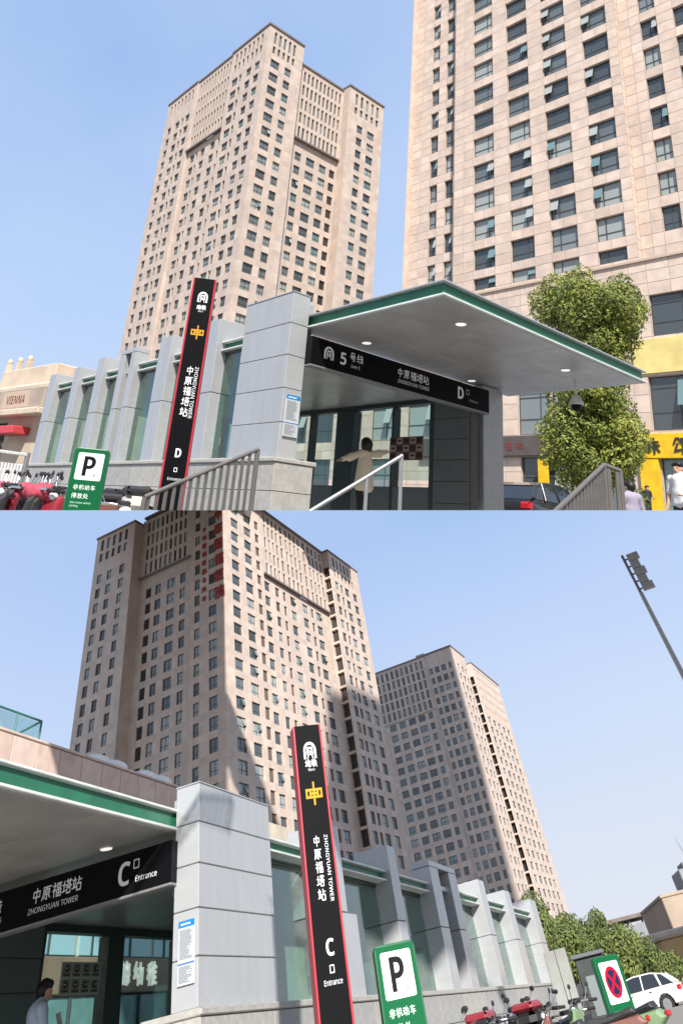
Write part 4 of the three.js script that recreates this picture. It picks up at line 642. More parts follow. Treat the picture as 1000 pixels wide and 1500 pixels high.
// ------------------------------------------------------------------ lower street: far buildings, slab, booth, mast
{
  std('tan_wall', [0.42, 0.33, 0.26], 0.85, { map: rep(mottle, 0.05) }); std('ochre_wall', [0.5, 0.34, 0.16], 0.85, { map: rep(mottle, 0.05) }); std('grey_hut', [0.28, 0.3, 0.33], 0.8, { map: rep(mottle, 0.1) }); std('concrete_pale', [0.44, 0.43, 0.41], 0.9, { map: rep(mottle, 0.05) }); std('galvanised', [0.42, 0.43, 0.44], 0.5, { metalness: 0.3 }); std('concrete', [0.33, 0.34, 0.32], 0.9, { map: rep(mottle, 0.5) });
  const bx = (W, name, label, px, py, hd, w, d, h, yaw, mat, y0 = GROUND) => { const p = at(W, px, py, hd), g = thing(name, label, 'building', W, V(p.x, y0, p.z), yaw); part('wall', cbox(0, w, 0, p.y - y0, -d, 0, 0.1), mat, g); return { g, H: p.y - y0 }; };
  const A = bx(LO, 'office_block', 'plain tan block with a grey plant room and mast on its roof', 966, 1312, 120, 24, 20, 0, -0.25, M.tan_wall);
  part('plant_room', cbox(4, 12, A.H, A.H + 2.1, -9, -3, 0.1), M.grey_hut, A.g); part('plant_room_top', cbox(5, 10, A.H + 2.1, A.H + 2.8, -8, -4, 0.1), M.grey_hut, A.g); part('mast', bar(V(6.5, A.H + 2.8, -6), V(5.9, A.H + 5.4, -6), 0.12, 0.04), M.steel_dull, A.g);
  part('roof_edge', cbox(-0.15, 24.1, A.H - 0.25, A.H + 0.05, -20.1, 0.15, 0.05), M.tan_wall, A.g);
  const Bq = bx(LO, 'ochre_annex', 'lower ochre annex at the foot of the tan block', 966, 1378, 100, 22, 10, 0, -0.25, M.ochre_wall);
  part('coping', cbox(-0.1, 22, Bq.H, Bq.H + 0.25, -10, 0.1, 0.05), M.tan_wall, Bq.g);
  const C = bx(LO, 'flat_roofed_block', 'distant flat roofed block over the street trees', 896, 1362, 170, 6, 8, 0, -0.3, M.grey_hut); part('roof_slab', cbox(-1, 8.4, C.H + 0.7, C.H + 1.2, -9, 1, 0.05), M.coping, C.g); for (const x of [0.4, 3, 5.6]) part('column', bar(V(x, C.H, -0.6), V(x, C.H + 0.7, -0.6), 0.18), M.coping, C.g);
  const D = at(LO, 944, 1366, 420), dg = thing('far_dome_building', 'pale building with a rounded top on the skyline', 'building', LO, V(D.x, GROUND, D.z)); part('wall', new THREE.CylinderGeometry(6.5, 6.8, D.y - GROUND, 24).translate(0, (D.y - GROUND) / 2, 0), M.concrete_pale, dg); part('dome', ball(0, D.y - GROUND, 0, 6.4, 3.6, 6.4), M.concrete_pale, dg); part('wing', cbox(4, 16, 0, D.y - GROUND - 1.5, -8, 4, 0.1), M.concrete_pale, dg);
  // long wall beyond the trees
  const w1 = at(LO, 770, 1330, 110), lw = thing('pale_podium', 'pale low podium wall seen between the fins and the trees', 'building', LO, V(w1.x, GROUND, w1.z), -0.5); part('wall', cbox(0, 26, 0, w1.y - GROUND - 4.5, -6, 0, 0.1), M.cream_wall, lw);
  // leaning concrete slab
  const [a, b] = level(LO, 795, 1396, 27, 826, 1388), d = V().subVectors(b, a), w = d.length(), sl = thing('concrete_slab', 'weathered grey concrete panel leaning past the last fin', 'slab', LO, V((a.x + b.x) / 2, GROUND, (a.z + b.z) / 2), yawTo(V(-d.z, 0, d.x)));
  const hh = a.y - GROUND; for (const k of [0, 1]) part('panel', cbox(-w / 2 + k * w / 2 + 0.006, -w / 2 + (k + 1) * w / 2 - 0.006, 0, hh, -0.06, 0.06, 0.012), M.concrete, sl); part('foot', cbox(-w / 2, w / 2, 0, 0.12, -0.25, 0.25, 0.02), M.concrete, sl);
  // dark booth
  const bp = at(LO, 838, 1400, 33), bq = thing('kiosk', 'dark roadside kiosk with a pale window, behind the crossed sign', 'kiosk', LO, V(bp.x, GROUND, bp.z), -0.35), bh = bp.y - GROUND; part('wall', cbox(0, 0.95, 0, bh - 0.1, -1.4, 0, 0.03), M.mullion, bq); part('roof', cbox(-0.1, 1.05, bh - 0.1, bh, -1.5, 0.12, 0.02), M.inner_panel, bq); part('window', cbox(0.2, 0.75, bh * 0.25, bh * 0.72, 0.002, 0.02, 0.005), M.pane_grey ?? paneMats[4], bq); part('door', cbox(0.952, 0.97, 0.02, bh * 0.8, -1.1, -0.4, 0.005), M.inner_panel, bq);
  // floodlight mast
  const mt = at(LO, 938, 868, 75), foot = at(LO, 1000, 1000, 75), mg_ = thing('floodlight_mast', 'tall thin floodlight mast with a tilted lamp frame', 'street lamp', LO, V(mt.x, GROUND, mt.z)), mh = mt.y - GROUND;
  part('pole', bar(V(0, 0, 0), V(0, mh, 0), 0.32, 0.2, 12), M.galvanised, mg_);
  const hd = part('lamp_frame', cbox(-0.16, 0.12, mh - 0.2, mh + 3.9, -0.1, 0.1, 0.03), M.steel_dull, mg_); for (let k = 0; k < 5; k++) part('lamp', cbox(0.35, 1.55 - (k % 2) * 0.25, mh + 0.0 + k * 0.76, mh + 0.7 + k * 0.76, -0.1, 0.3, 0.06), M.galvanised, hd);
  part('bracket', mg([0, 1, 2, 3, 4].map((k) => cbox(0.1, 0.4, mh + 0.25 + k * 0.76, mh + 0.4 + k * 0.76, -0.04, 0.04, 0.01))), M.steel_dull, hd); hd.rotation.y = -0.56;
  // pale bollard at the kerb
  const bo = at(LO, 1004, 1436, 24), bg = thing('bollard', 'cream bollard post beside the white car', 'bollard', LO, V(bo.x, GROUND, bo.z)); std('cream_post', [0.7, 0.62, 0.42], 0.6, { map: rep(mottle, 1) }); part('post', new THREE.CylinderGeometry(0.1, 0.11, bo.y - GROUND, 18).translate(0, (bo.y - GROUND) / 2, 0), M.cream_post, bg); part('cap', ball(0, bo.y - GROUND, 0, 0.1, 0.06, 0.1), M.cream_post, bg);
}
// ------------------------------------------------------------------ upper terrace: hotel with sign, fence
{
  std('hotel_wall', [0.62, 0.51, 0.4], 0.8, { map: rep(mottle, 0.15) }); std('hotel_sign', [0.42, 0.34, 0.28], 0.7, { map: rep(mottle, 0.3) }); std('hotel_letter', [0.16, 0.07, 0.06], 0.6); std('hotel_red', [0.5, 0.05, 0.06], 0.5);
  const [a, b] = level(UP, -30, 578, 44, 62, 566), d = V().subVectors(b, a), w = Math.hypot(d.x, d.z), o = a.clone().setY(-2), H = a.y + 2, g = thing('hotel_building', 'ornate cream hotel with a VIENNA name band beyond the fins of entrance D', 'building', UP, o, Math.atan2(-d.z, d.x));
  const y = (px, py) => at(UP, px, py, 46).y + 2;
  part('wall', cbox(0, w + 2, 0, H, -10, 0, 0.05), M.hotel_wall, g); part('cornice', cbox(-0.2, w + 2.2, H - 0.35, H + 0.1, -10, 0.45, 0.12), M.hotel_wall, g); part('cornice', cbox(-0.1, w + 2.1, H - 0.7, H - 0.37, -9, 0.25, 0.08), M.hotel_wall, g);
  part('attic', cbox(0.5, w - 0.5, H + 0.1, H + 1.5, -9, -0.8, 0.05), M.hotel_wall, g); for (const x of [0.6, 1.9, 3.1]) { part('finial', mg([cbox(x - 0.14, x + 0.14, H + 1.5, H + 2.0, -1.2, -0.9, 0.02), ball(x, H + 2.12, -1.05, 0.16, 0.2, 0.16)]), M.hotel_wall, g); }
  const s0 = y(30, 622), s1 = y(30, 596), bd = part('sign_band', cbox(-0.2, w + 1.5, s0, s1, 0.02, 0.5, 0.03), M.hotel_sign, g); part('sill', cbox(-0.3, w + 1.7, s0 - 0.35, s0 - 0.02, 0.02, 0.75, 0.05), M.hotel_wall, g);
  const tex = canvasTex(512, 128, (c, cw, ch) => { c.fillStyle = '#b9a594'; c.fillRect(0, 0, cw, ch); latin(c, 'VIENNA', cw / 2, ch * 0.54, 92, '#6b4038', 'bold'); });
  const lw = w * 0.40, cx = w * 0.8; part('print', face(lw, (s1 - s0) * 0.8).translate(cx, (s0 + s1) / 2, 0.504), printMat('hotel_print', tex), bd);
  const r0 = y(40, 655), r1 = y(40, 645); part('red_awning', cbox(w * 0.68, w * 0.98, r0, r1, 0.02, 0.9, 0.04), M.hotel_red, g); part('door_opening', cbox(w * 0.3, w * 0.62, 0.2, r1 + 0.3, 0.01, 0.06, 0.01), M.void, g);
  for (let k = 0; k < 3; k++) part('window', cbox(0.5 + k * 1.5, 1.4 + k * 1.5, s0 - 2.2, s0 - 0.7, 0.005, 0.05, 0.01), M.hotel_sign, g);
  // fence
  const [f0, f1] = [at(UP, -40, 653, 15), at(UP, 42, 664, 15.6)], fd = V().subVectors(f1, f0), fw = Math.hypot(fd.x, fd.z), fo = f0.clone().setY(-0.75), fh = f0.y + 0.75, fg = thing('picket_fence', 'white picket fence panel with a grey board above the scooters', 'fence', UP, fo, Math.atan2(-fd.z, fd.x));
  part('top_rail', cbox(0, fw, fh - 0.06, fh, -0.03, 0.03, 0.01), M.white_paint, fg); part('board', cbox(0, fw * 0.5, fh - 0.75, fh - 0.07, -0.02, 0.02, 0.005), M.inner_panel, fg); for (let k = 0; k < 9; k++) part('picket', cbox(fw * 0.5 + k * 0.07 + 0.005, fw * 0.5 + k * 0.07 + 0.05, fh - 1.0, fh - 0.07 - 0.16, -0.015, 0.015, 0.006), M.white_paint, fg); part('bottom_rail', cbox(0, fw, 0.15, 0.22, -0.03, 0.03, 0.01), M.white_paint, fg); part('post', cbox(fw - 0.04, fw + 0.04, 0, fh + 0.02, -0.04, 0.04, 0.01), M.steel_dull, fg);
}

// ------------------------------------------------------------------ cars: x forward, y up, wheels on y = 0
function car(W, name, label, p, yaw, paint, sc = [1, 1, 1]) {
  const g = thing(name, label, 'car', W, p, yaw), F = 1.32, R = -1.3, wr = 0.31, hw = 0.87;
  std('tyre', [0.02, 0.02, 0.02], 0.9); std('rim', [0.45, 0.45, 0.46], 0.35, { metalness: 0.8 }); phys('car_glass', [0.02, 0.025, 0.03], { roughness: 0.05, ior: 1.6 }); std('tail_red', [0.42, 0.012, 0.02], 0.25); std('lamp_clear', [0.7, 0.72, 0.74], 0.15); std('plate_blue', [0.03, 0.12, 0.42], 0.4); std('trim_dark', [0.025, 0.025, 0.028], 0.6);
  const S = (geo) => geo.scale(...sc), P = (n, geo, m, par = g) => part(n, S(geo), m, par);
  const arch = (cx) => { const o = []; for (let i = 0; i <= 8; i++) { const t = Math.PI - i / 8 * Math.PI; o.push([cx + 0.38 * Math.cos(t), 0.27 + 0.4 * Math.sin(t)]); } return o; };
  const side = [[2.1, 0.24], [2.17, 0.42], [2.12, 0.64], [1.95, 0.74], [0.95, 0.88], [-1.75, 0.95], [-2.1, 0.92], [-2.16, 0.62], [-2.1, 0.28], ...arch(R), ...arch(F)];
  // tapered shell: extrude the side view and pull in the ends and the shoulders
  const shell = prism(side, hw * 2, 0.07), q = shell.attributes.position; for (let i = 0; i < q.count; i++) { const x = q.getX(i), y = q.getY(i), k = 1 - 0.1 * Math.max(0, (Math.abs(x) - 1.3) / 0.85) ** 2 - 0.05 * Math.max(0, (y - 0.6) / 0.35); q.setZ(i, q.getZ(i) * k); } shell.computeVertexNormals(); P('body', shell, paint);
  const prof = [[0.98, 0.88], [0.28, 1.36], [-0.1, 1.43], [-0.95, 1.43], [-1.5, 1.32], [-1.98, 0.94]], cab = prism(prof, 1.6, 0.05), c = cab.attributes.position; for (let i = 0; i < c.count; i++) c.setZ(i, c.getZ(i) * (1 - 0.22 * Math.max(0, (c.getY(i) - 0.88) / 0.55))); cab.computeVertexNormals(); P('cabin_glass', cab, M.car_glass);
  const roof = prism([[0.3, 1.385], [-0.1, 1.452], [-0.95, 1.452], [-1.52, 1.335], [-1.45, 1.3], [-0.95, 1.4], [-0.1, 1.4], [0.24, 1.345]], 1.3, 0.02); P('roof', roof, paint);
  for (const s of [-1, 1]) {
    const zr = s * 0.63, zb = s * 0.81; for (const [x0, y0, x1, y1, r] of [[0.98, 0.88, 0.27, 1.37, 0.035], [-0.42, 0.9, -0.46, 1.4, 0.035], [-1.3, 0.92, -1.18, 1.37, 0.06], [-1.95, 0.95, -1.5, 1.32, 0.06]]) P('pillar', bar(V(x0, y0, zb), V(x1, y1, zr), r, r, 6), paint);
    P('door_handle', cbox(0.12, 0.3, 0.76, 0.795, s * hw * 0.965, s * hw * 1.0, 0.008), M.trim_dark); P('door_handle', cbox(-0.82, -0.64, 0.79, 0.825, s * hw * 0.965, s * hw * 1.0, 0.008), M.trim_dark); P('mirror', ball(0.75, 0.97, s * 0.98, 0.09, 0.07, 0.1), paint);
    P('sill', cbox(-0.9, 0.92, 0.2, 0.27, s * 0.78, s * 0.875, 0.02), M.trim_dark);
    P('tail_light', cbox(-2.17, -1.95, 0.66, 0.86, s * 0.5, s * 0.8, 0.04), M.tail_red); P('headlight', cbox(1.86, 2.1, 0.56, 0.7, s * 0.5, s * 0.78, 0.04), M.lamp_clear);
    for (const x of [F, R]) { const w = P('wheel', new THREE.CylinderGeometry(wr, wr, 0.2, 26).rotateX(Math.PI / 2).translate(x, wr, s * 0.74), M.tyre); P('rim', mg([new THREE.CylinderGeometry(0.2, 0.2, 0.02, 20).rotateX(Math.PI / 2).translate(x, wr, s * 0.846), ...[0, 1, 2, 3, 4].map((k) => cbox(-0.02, 0.02, 0.04, 0.19, -0.012, 0.012, 0.004).rotateZ(k * 1.2566).translate(x, wr, s * 0.862))]), M.rim, w); }
  }
  P('plate', cbox(-2.19, -2.165, 0.5, 0.62, -0.22, 0.22, 0.005), M.plate_blue); P('bumper', cbox(-2.15, -1.8, 0.3, 0.42, -0.72, 0.72, 0.05), M.trim_dark);
  return g;
}
phys('paint_white', [0.74, 0.75, 0.76], { roughness: 0.35, clearcoat: 1, clearcoatRoughness: 0.08 }); phys('paint_black', [0.012, 0.01, 0.011], { roughness: 0.3, clearcoat: 1, clearcoatRoughness: 0.06 });
{ const p = at(LO, 930, 1490, 55); car(LO, 'parked_car', 'white hatchback car parked beyond the no-parking sign', V(p.x + 0.55, GROUND - 0.18, p.z), rad(150), M.paint_white, [1.12, 1.05, 1.1]); }
{ const p = at(UP, 782, 712, 21); car(UP, 'parked_car', 'black saloon car with a blue plate parked under the brown shop sign', V(p.x + 0.2, p.y - 1.42, p.z), rad(48), M.paint_black); }

// ------------------------------------------------------------------ scooters: x forward
std('rubber', [0.018, 0.018, 0.018], 0.9); std('vinyl', [0.02, 0.02, 0.022], 0.55); std('chrome', [0.6, 0.6, 0.6], 0.2, { metalness: 0.9 });
const plastics = { red: phys('plastic_red', [0.27, 0.02, 0.03], { roughness: 0.35, clearcoat: 0.5 }), white: phys('plastic_white', [0.62, 0.6, 0.55], { roughness: 0.4, clearcoat: 0.4 }), black: phys('plastic_black', [0.02, 0.02, 0.023], { roughness: 0.4, clearcoat: 0.4 }), blue: phys('plastic_blue', [0.02, 0.06, 0.17], { roughness: 0.35, clearcoat: 0.5 }), pink: std('cover_pink', [0.5, 0.07, 0.11], 0.85, { map: rep(mottle, 2) }), brown: phys('plastic_brown', [0.17, 0.07, 0.055], { roughness: 0.45 }), green: phys('plastic_green', [0.2, 0.3, 0.16], { roughness: 0.5 }) };
function scooter(W, label, p, yaw, main, box, o = {}) {
  const g = thing('scooter', label, 'scooter', W, p, yaw, o.group), sy = o.sy ?? (W.upper ? 1 : 0.8), S = (q) => q.scale(1, sy, 1), P = (n, q, m, par = g) => part(n, S(q), m, par);
  for (const x of [0.62, -0.55]) { const w = P('wheel', new THREE.TorusGeometry(0.2, 0.05, 10, 26).translate(x, 0.25, 0), M.rubber); P('hub', mg([new THREE.CylinderGeometry(0.13, 0.13, 0.05, 18).rotateX(Math.PI / 2).translate(x, 0.25, 0)]), M.chrome, w); P('mudguard', prism([...Array(9).keys()].map((i) => [x + 0.285 * Math.cos(0.3 + i * 0.31), 0.25 + 0.285 * Math.sin(0.3 + i * 0.31)]).concat([...Array(9).keys()].map((i) => [x + 0.265 * Math.cos(2.78 - i * 0.31), 0.25 + 0.265 * Math.sin(2.78 - i * 0.31)])), 0.13, 0.008), main); }
  P('front_shield', prism([[0.5, 0.32], [0.56, 0.36], [0.46, 0.86], [0.4, 0.94], [0.34, 0.9], [0.42, 0.5]], 0.34, 0.03), main); P('foot_board', cbox(-0.1, 0.48, 0.28, 0.36, -0.14, 0.14, 0.03), M.vinyl); P('steering_column', bar(V(0.6, 0.25, 0), V(0.36, 0.98, 0), 0.03), M.chrome);
  P('body', prism([[-0.05, 0.34], [-0.02, 0.62], [-0.2, 0.7], [-0.78, 0.72], [-0.88, 0.62], [-0.62, 0.42], [-0.3, 0.34]], 0.26, 0.05), main);
  P('seat', prism([[0.0, 0.66], [0.02, 0.74], [-0.12, 0.79], [-0.4, 0.76], [-0.72, 0.82], [-0.76, 0.74], [-0.4, 0.69]], 0.26, 0.035), M.vinyl);
  P('handlebar', tube([[0.22, 0.99, -0.36], [0.34, 1.0, -0.2], [0.38, 0.99, 0], [0.34, 1.0, 0.2], [0.22, 0.99, 0.36]], 0.016), M.chrome);
  for (const s of [-1, 1]) { P('grip', bar(V(0.19, 0.985, s * 0.4), V(0.27, 0.995, s * 0.29), 0.022), M.rubber); const m = P('mirror_stem', bar(V(0.3, 1.0, s * 0.24), V(0.26, 1.17, s * 0.33), 0.006), M.chrome); P('mirror', ball(0.25, 1.19, s * 0.34, 0.015, 0.032, 0.05), M.vinyl, m); }
  P('headlight', ball(0.43, 0.93, 0, 0.045, 0.05, 0.08), M.lamp_clear); P('dash', cbox(0.3, 0.44, 0.99, 1.05, -0.1, 0.1, 0.02), M.vinyl); P('tail_light', cbox(-0.91, -0.86, 0.62, 0.69, -0.08, 0.08, 0.012), M.tail_red);
  if (box) { const b = P('top_box', cbox(-1.0, -0.68, 0.82, 1.06, -0.17, 0.17, 0.08), box); P('lid', cbox(-1.005, -0.675, 1.03, 1.14, -0.175, 0.175, 0.055), o.lid ?? M.vinyl, b); }
  if (o.cover) { const cv = new THREE.SphereGeometry(1, 28, 16).scale(0.17, 0.11, 0.22).translate(0.36, 0.97, 0), Q = cv.attributes.position; for (let i = 0; i < Q.count; i++) { const n = fbm(Q.getX(i) * 9 + 50, Q.getZ(i) * 9 + Q.getY(i) * 9 + 50, 256, 9, 3) - 0.45; Q.setXYZ(i, Q.getX(i) * (1 + n * 0.2), Q.getY(i) + n * 0.16, Q.getZ(i) * (1 + n * 0.3)); } cv.computeVertexNormals(); P('wind_cover', cv, o.cover); }
  return g;
}
const ld = 'scooters parked along the plinth of entrance C', lg = (px, hd) => at(LO, px, 1490, hd).setY(GROUND);
scooter(LO, 'white scooter with a red lidded top box next to the parking sign', lg(660, 12.6), rad(232), plastics.white, plastics.white, { group: ld, lid: plastics.red });
scooter(LO, 'black scooter with a glossy red lidded top box', lg(728, 13.4), rad(226), plastics.black, plastics.black, { group: ld, lid: plastics.red });
scooter(LO, 'dark blue scooter without a box, between the black one and the brown one', lg(765, 13.0), rad(150), plastics.blue, null, { group: ld });
scooter(LO, 'white scooter with a chrome front, close to the concrete slab', lg(812, 15.5), rad(215), plastics.white, null, { group: ld });
scooter(LO, 'brown scooter without a box in front of the crossed sign', lg(845, 13.6), rad(160), plastics.brown, null, { group: ld });
scooter(LO, 'dusty green scooter at the end of the row by the crossed sign', lg(885, 14.2), rad(140), plastics.green, null, { group: ld });
scooter(LO, 'pale scooter half hidden between the pylon and the parking sign', lg(536, 11.8), rad(250), plastics.white, null, { group: ld, sy: 0.7 });
scooter(LO, 'black scooter with bare bars between the pale one and the slab', lg(786, 14.6), rad(205), plastics.black, null, { group: ld, sy: 0.86 });
scooter(LO, 'brown scooter with a black box tucked behind the blue one', lg(752, 15.4), rad(240), plastics.brown, plastics.black, { group: ld });
scooter(LO, 'low black scooter close under the crossed sign', lg(850, 15.6), rad(222), plastics.black, null, { group: ld, sy: 0.72 });
const ug = 'scooters parked by the plinth of entrance D', us = (px, hd) => at(UP, px, 740, hd).setY(-0.88);
[[6, 9.6, 40, 'black', 'dark scooter with a bare handlebar at the end of the row by the fence', null], [25, 10.0, 55, 'black', 'black scooter with a pink wind cover under the picket fence', 'pink'], [50, 9.2, 30, 'black', 'black scooter with a pale top box among the pink covers', null, 'white'], [57, 10.9, 48, 'brown', 'brown scooter with a pink wind cover close to the plinth', 'pink'], [78, 9.6, 60, 'blue', 'blue scooter squeezed in next to the green sign', null], [54, 9.2, 42, 'black', 'black scooter with a pink cover in the front row', 'pink'], [14, 9.8, 65, 'red', 'dark red scooter by the fence post', null], [90, 10.6, 35, 'black', 'black scooter half hidden behind the parking sign', null], [38, 10.8, 50, 'white', 'white scooter in the back row against the plinth', null], [70, 11.2, 58, 'black', 'black scooter in the back row with a dark box', null, 'black'], [20, 10.6, 44, 'blue', 'dark blue scooter standing below the white pickets', null], [44, 10.0, 62, 'black', 'black scooter between the pink covered ones', null], [84, 9.0, 52, 'red', 'dark red scooter leaning close to the green sign', null], [-6, 10.4, 58, 'brown', 'brown scooter with a pink cover next to the grey fence board', 'pink']]
  .forEach(([px, hd, yw, col, label, cov, bx]) => scooter(UP, label, us(px, hd).sub(V(Math.cos(rad(yw + 180)), 0, -Math.sin(rad(yw + 180))).multiplyScalar(0.36)), rad(yw + 180), plastics[col], bx ? plastics[bx] : null, { group: ug, cover: cov ? plastics[cov] : null }));
scooter(UP, 'scooter with a brown front panel standing before the plinth, behind the bar railing', us(176, 9.6).setY(-0.98), rad(300), plastics.black, plastics.brown, { group: ug });

// ------------------------------------------------------------------ people: feet on y = 0, facing +z, their left is +x
function sdf(prims, c, half, res, k = 0.025) {
  const mc = new MarchingCubes(res, new THREE.MeshBasicMaterial(), false, false, 90000), h = res / 2; mc.isolation = 0;
  const pr = prims.map(([a, b, ra, rb = ra]) => { const A = V(...a), D = V(...b).sub(A); return [A, D, Math.max(1e-9, D.lengthSq()), ra, rb]; }), q = V(), w = V();
  for (let z = 0; z < res; z++) for (let y = 0; y < res; y++) for (let x = 0; x < res; x++) {
    q.set(c[0] + (x - h) / h * half, c[1] + (y - h) / h * half, c[2] + (z - h) / h * half); let d = 1e3;
    for (const [A, D, l, ra, rb] of pr) { w.subVectors(q, A); const t = Math.min(1, Math.max(0, w.dot(D) / l)), e = w.addScaledVector(D, -t).length() - (ra + (rb - ra) * t), m = Math.max(0, k - Math.abs(d - e)) / k; d = Math.min(d, e) - m * m * k * 0.25; }
    mc.field[z * res * res + y * res + x] = -d;
  }
  mc.update(); const n = mc.count, g = new THREE.BufferGeometry(), P = new Float32Array(n * 3), N = new Float32Array(n * 3);
  for (let i = 0; i < n; i++) for (let j = 0; j < 3; j++) { P[i * 3 + j] = c[j] + mc.positionArray[i * 3 + j] * half; N[i * 3 + j] = mc.normalArray[i * 3 + j]; }
  g.setAttribute('position', new THREE.BufferAttribute(P, 3)); g.setAttribute('normal', new THREE.BufferAttribute(N, 3)); g.setAttribute('uv', new THREE.BufferAttribute(new Float32Array(n * 2), 2)); return g;
}
function handPrims(wrist, dir, side, spread = 1) {                    // wrist point, direction of the fingers, palm side axis
  const W0 = V(...wrist), d = V(...dir).normalize(), s = V(...side).normalize(), nrm = V().crossVectors(d, s), out = [], pt = (a, b, c = 0) => W0.clone().addScaledVector(d, a).addScaledVector(s, b).addScaledVector(nrm, c).toArray();
  out.push([pt(-0.04, 0), pt(0.02, 0), 0.024, 0.024], [pt(0.02, -0.02), pt(0.075, -0.026), 0.015, 0.014], [pt(0.02, 0.02), pt(0.075, 0.026), 0.015, 0.014], [pt(0.02, 0), pt(0.08, 0), 0.016, 0.014]);
  [[-0.03, 0.055], [-0.01, 0.068], [0.01, 0.064], [0.029, 0.048]].forEach(([b, l]) => { out.push([pt(0.075, b), pt(0.075 + l * 0.55, b * (1 + 0.25 * spread), 0.004), 0.0088, 0.008], [pt(0.075 + l * 0.55, b * (1 + 0.25 * spread), 0.004), pt(0.075 + l, b * (1 + 0.35 * spread), 0.018), 0.008, 0.007]); });
  out.push([pt(0.01, -0.025), pt(0.045, -0.05, 0.006), 0.012, 0.01], [pt(0.045, -0.05, 0.006), pt(0.072, -0.058, 0.012), 0.01, 0.008]); return out;
}
std('skin', [0.52, 0.31, 0.22], 0.55); std('hair_black', [0.012, 0.01, 0.01], 0.5, { map: rep(streak, 6) });
function headPrims(c, up, fwd) { const C = V(...c), u = V(...up).normalize(), f = V(...fwd).normalize(), s = V().crossVectors(u, f), pt = (a, b, d) => C.clone().addScaledVector(u, a).addScaledVector(f, b).addScaledVector(s, d).toArray();
  return [[pt(0.03, -0.01, 0), pt(0.02, 0.0, 0), 0.092, 0.09], [pt(-0.06, 0.03, 0), pt(-0.02, 0.02, 0), 0.062, 0.075], [pt(-0.085, 0.052, 0), pt(-0.08, 0.045, 0), 0.03, 0.03], [pt(0.01, 0.092, 0), pt(-0.022, 0.108, 0), 0.011, 0.016], [pt(-0.05, 0.092, -0.02), pt(-0.05, 0.092, 0.02), 0.009, 0.009], [pt(-0.0, -0.005, -0.088), pt(-0.03, 0.0, -0.086), 0.014, 0.01], [pt(-0.0, -0.005, 0.088), pt(-0.03, 0.0, 0.086), 0.014, 0.01], [pt(0.022, 0.084, -0.034), pt(0.022, 0.084, -0.03), 0.012], [pt(0.022, 0.084, 0.034), pt(0.022, 0.084, 0.03), 0.012]]; }
function person(label, W, p, yaw, o) {
  const g = thing('person', label, 'person', W, p, yaw), hd = o.head, up = o.headUp ?? [0, 1, 0], fw = o.headFwd ?? [0, 0, 1];
  const skin = [sdf([...headPrims(hd, up, fw), [[0, hd[1] - 0.2, hd[2] - 0.02], [hd[0], hd[1] - 0.06, hd[2] - 0.015], 0.052, 0.05]], [hd[0], hd[1] - 0.03, hd[2]], 0.22, 64, 0.02)];
  for (const a of o.arms) { skin.push(sdf([[a.elbow, a.wrist, 0.042, 0.027]], a.elbow.map((v, i) => (v + a.wrist[i]) / 2), 0.24, 36)); skin.push(sdf(handPrims(a.wrist, a.dir, a.side), a.wrist.map((v, i) => v + a.dir[i] * 0.05), 0.15, 56, 0.008)); }
  part('body', mg(skin), M.skin, g);
  const eye = V(...hd), u = V(...up).normalize(), f = V(...fw).normalize(), s = V().crossVectors(u, f); std('eye_dark', [0.02, 0.015, 0.012], 0.3);
  part('eyes', mg([-1, 1].map((k) => { const c = eye.clone().addScaledVector(u, 0.012).addScaledVector(f, 0.088).addScaledVector(s, 0.032 * k); return ball(c.x, c.y, c.z, 0.011, 0.007, 0.011, 8); })), M.eye_dark, g);
  part('hair', sdf(o.hair, [hd[0], hd[1] - 0.02, hd[2]], 0.3, 64, 0.02), M.hair_black, g);
  part(o.topName ?? 'shirt', sdf(o.top, [0, 1.02, 0], 0.98, 110, 0.05), o.topMat, g);
  part('trousers', sdf([...[-1, 1].flatMap((k) => [[[k * 0.085, 0.88, 0], [k * 0.095, 0.5, 0.02], 0.1, 0.075], [[k * 0.095, 0.5, 0.02], [k * 0.1, 0.09, -0.01], 0.072, 0.055]]), [[-0.07, 0.92, 0], [0.07, 0.92, 0], 0.11]], [0, 0.52, 0], 0.56, 64, 0.04), o.legMat, g);
  part('shoes', mg([-1, 1].map((k) => ball(k * 0.1, 0.045, 0.05, 0.045, 0.045, 0.12))), M.vinyl, g);
  return g;
}
std('cloth_cream', [0.72, 0.63, 0.5], 0.85, { bumpMap: rough, bumpScale: 0.004 }); std('cloth_dark', [0.022, 0.02, 0.024], 0.85); std('cloth_white', [0.74, 0.75, 0.78], 0.8); std('cloth_pale_blue', [0.48, 0.56, 0.72], 0.8); std('cloth_mauve', [0.3, 0.27, 0.36], 0.85);
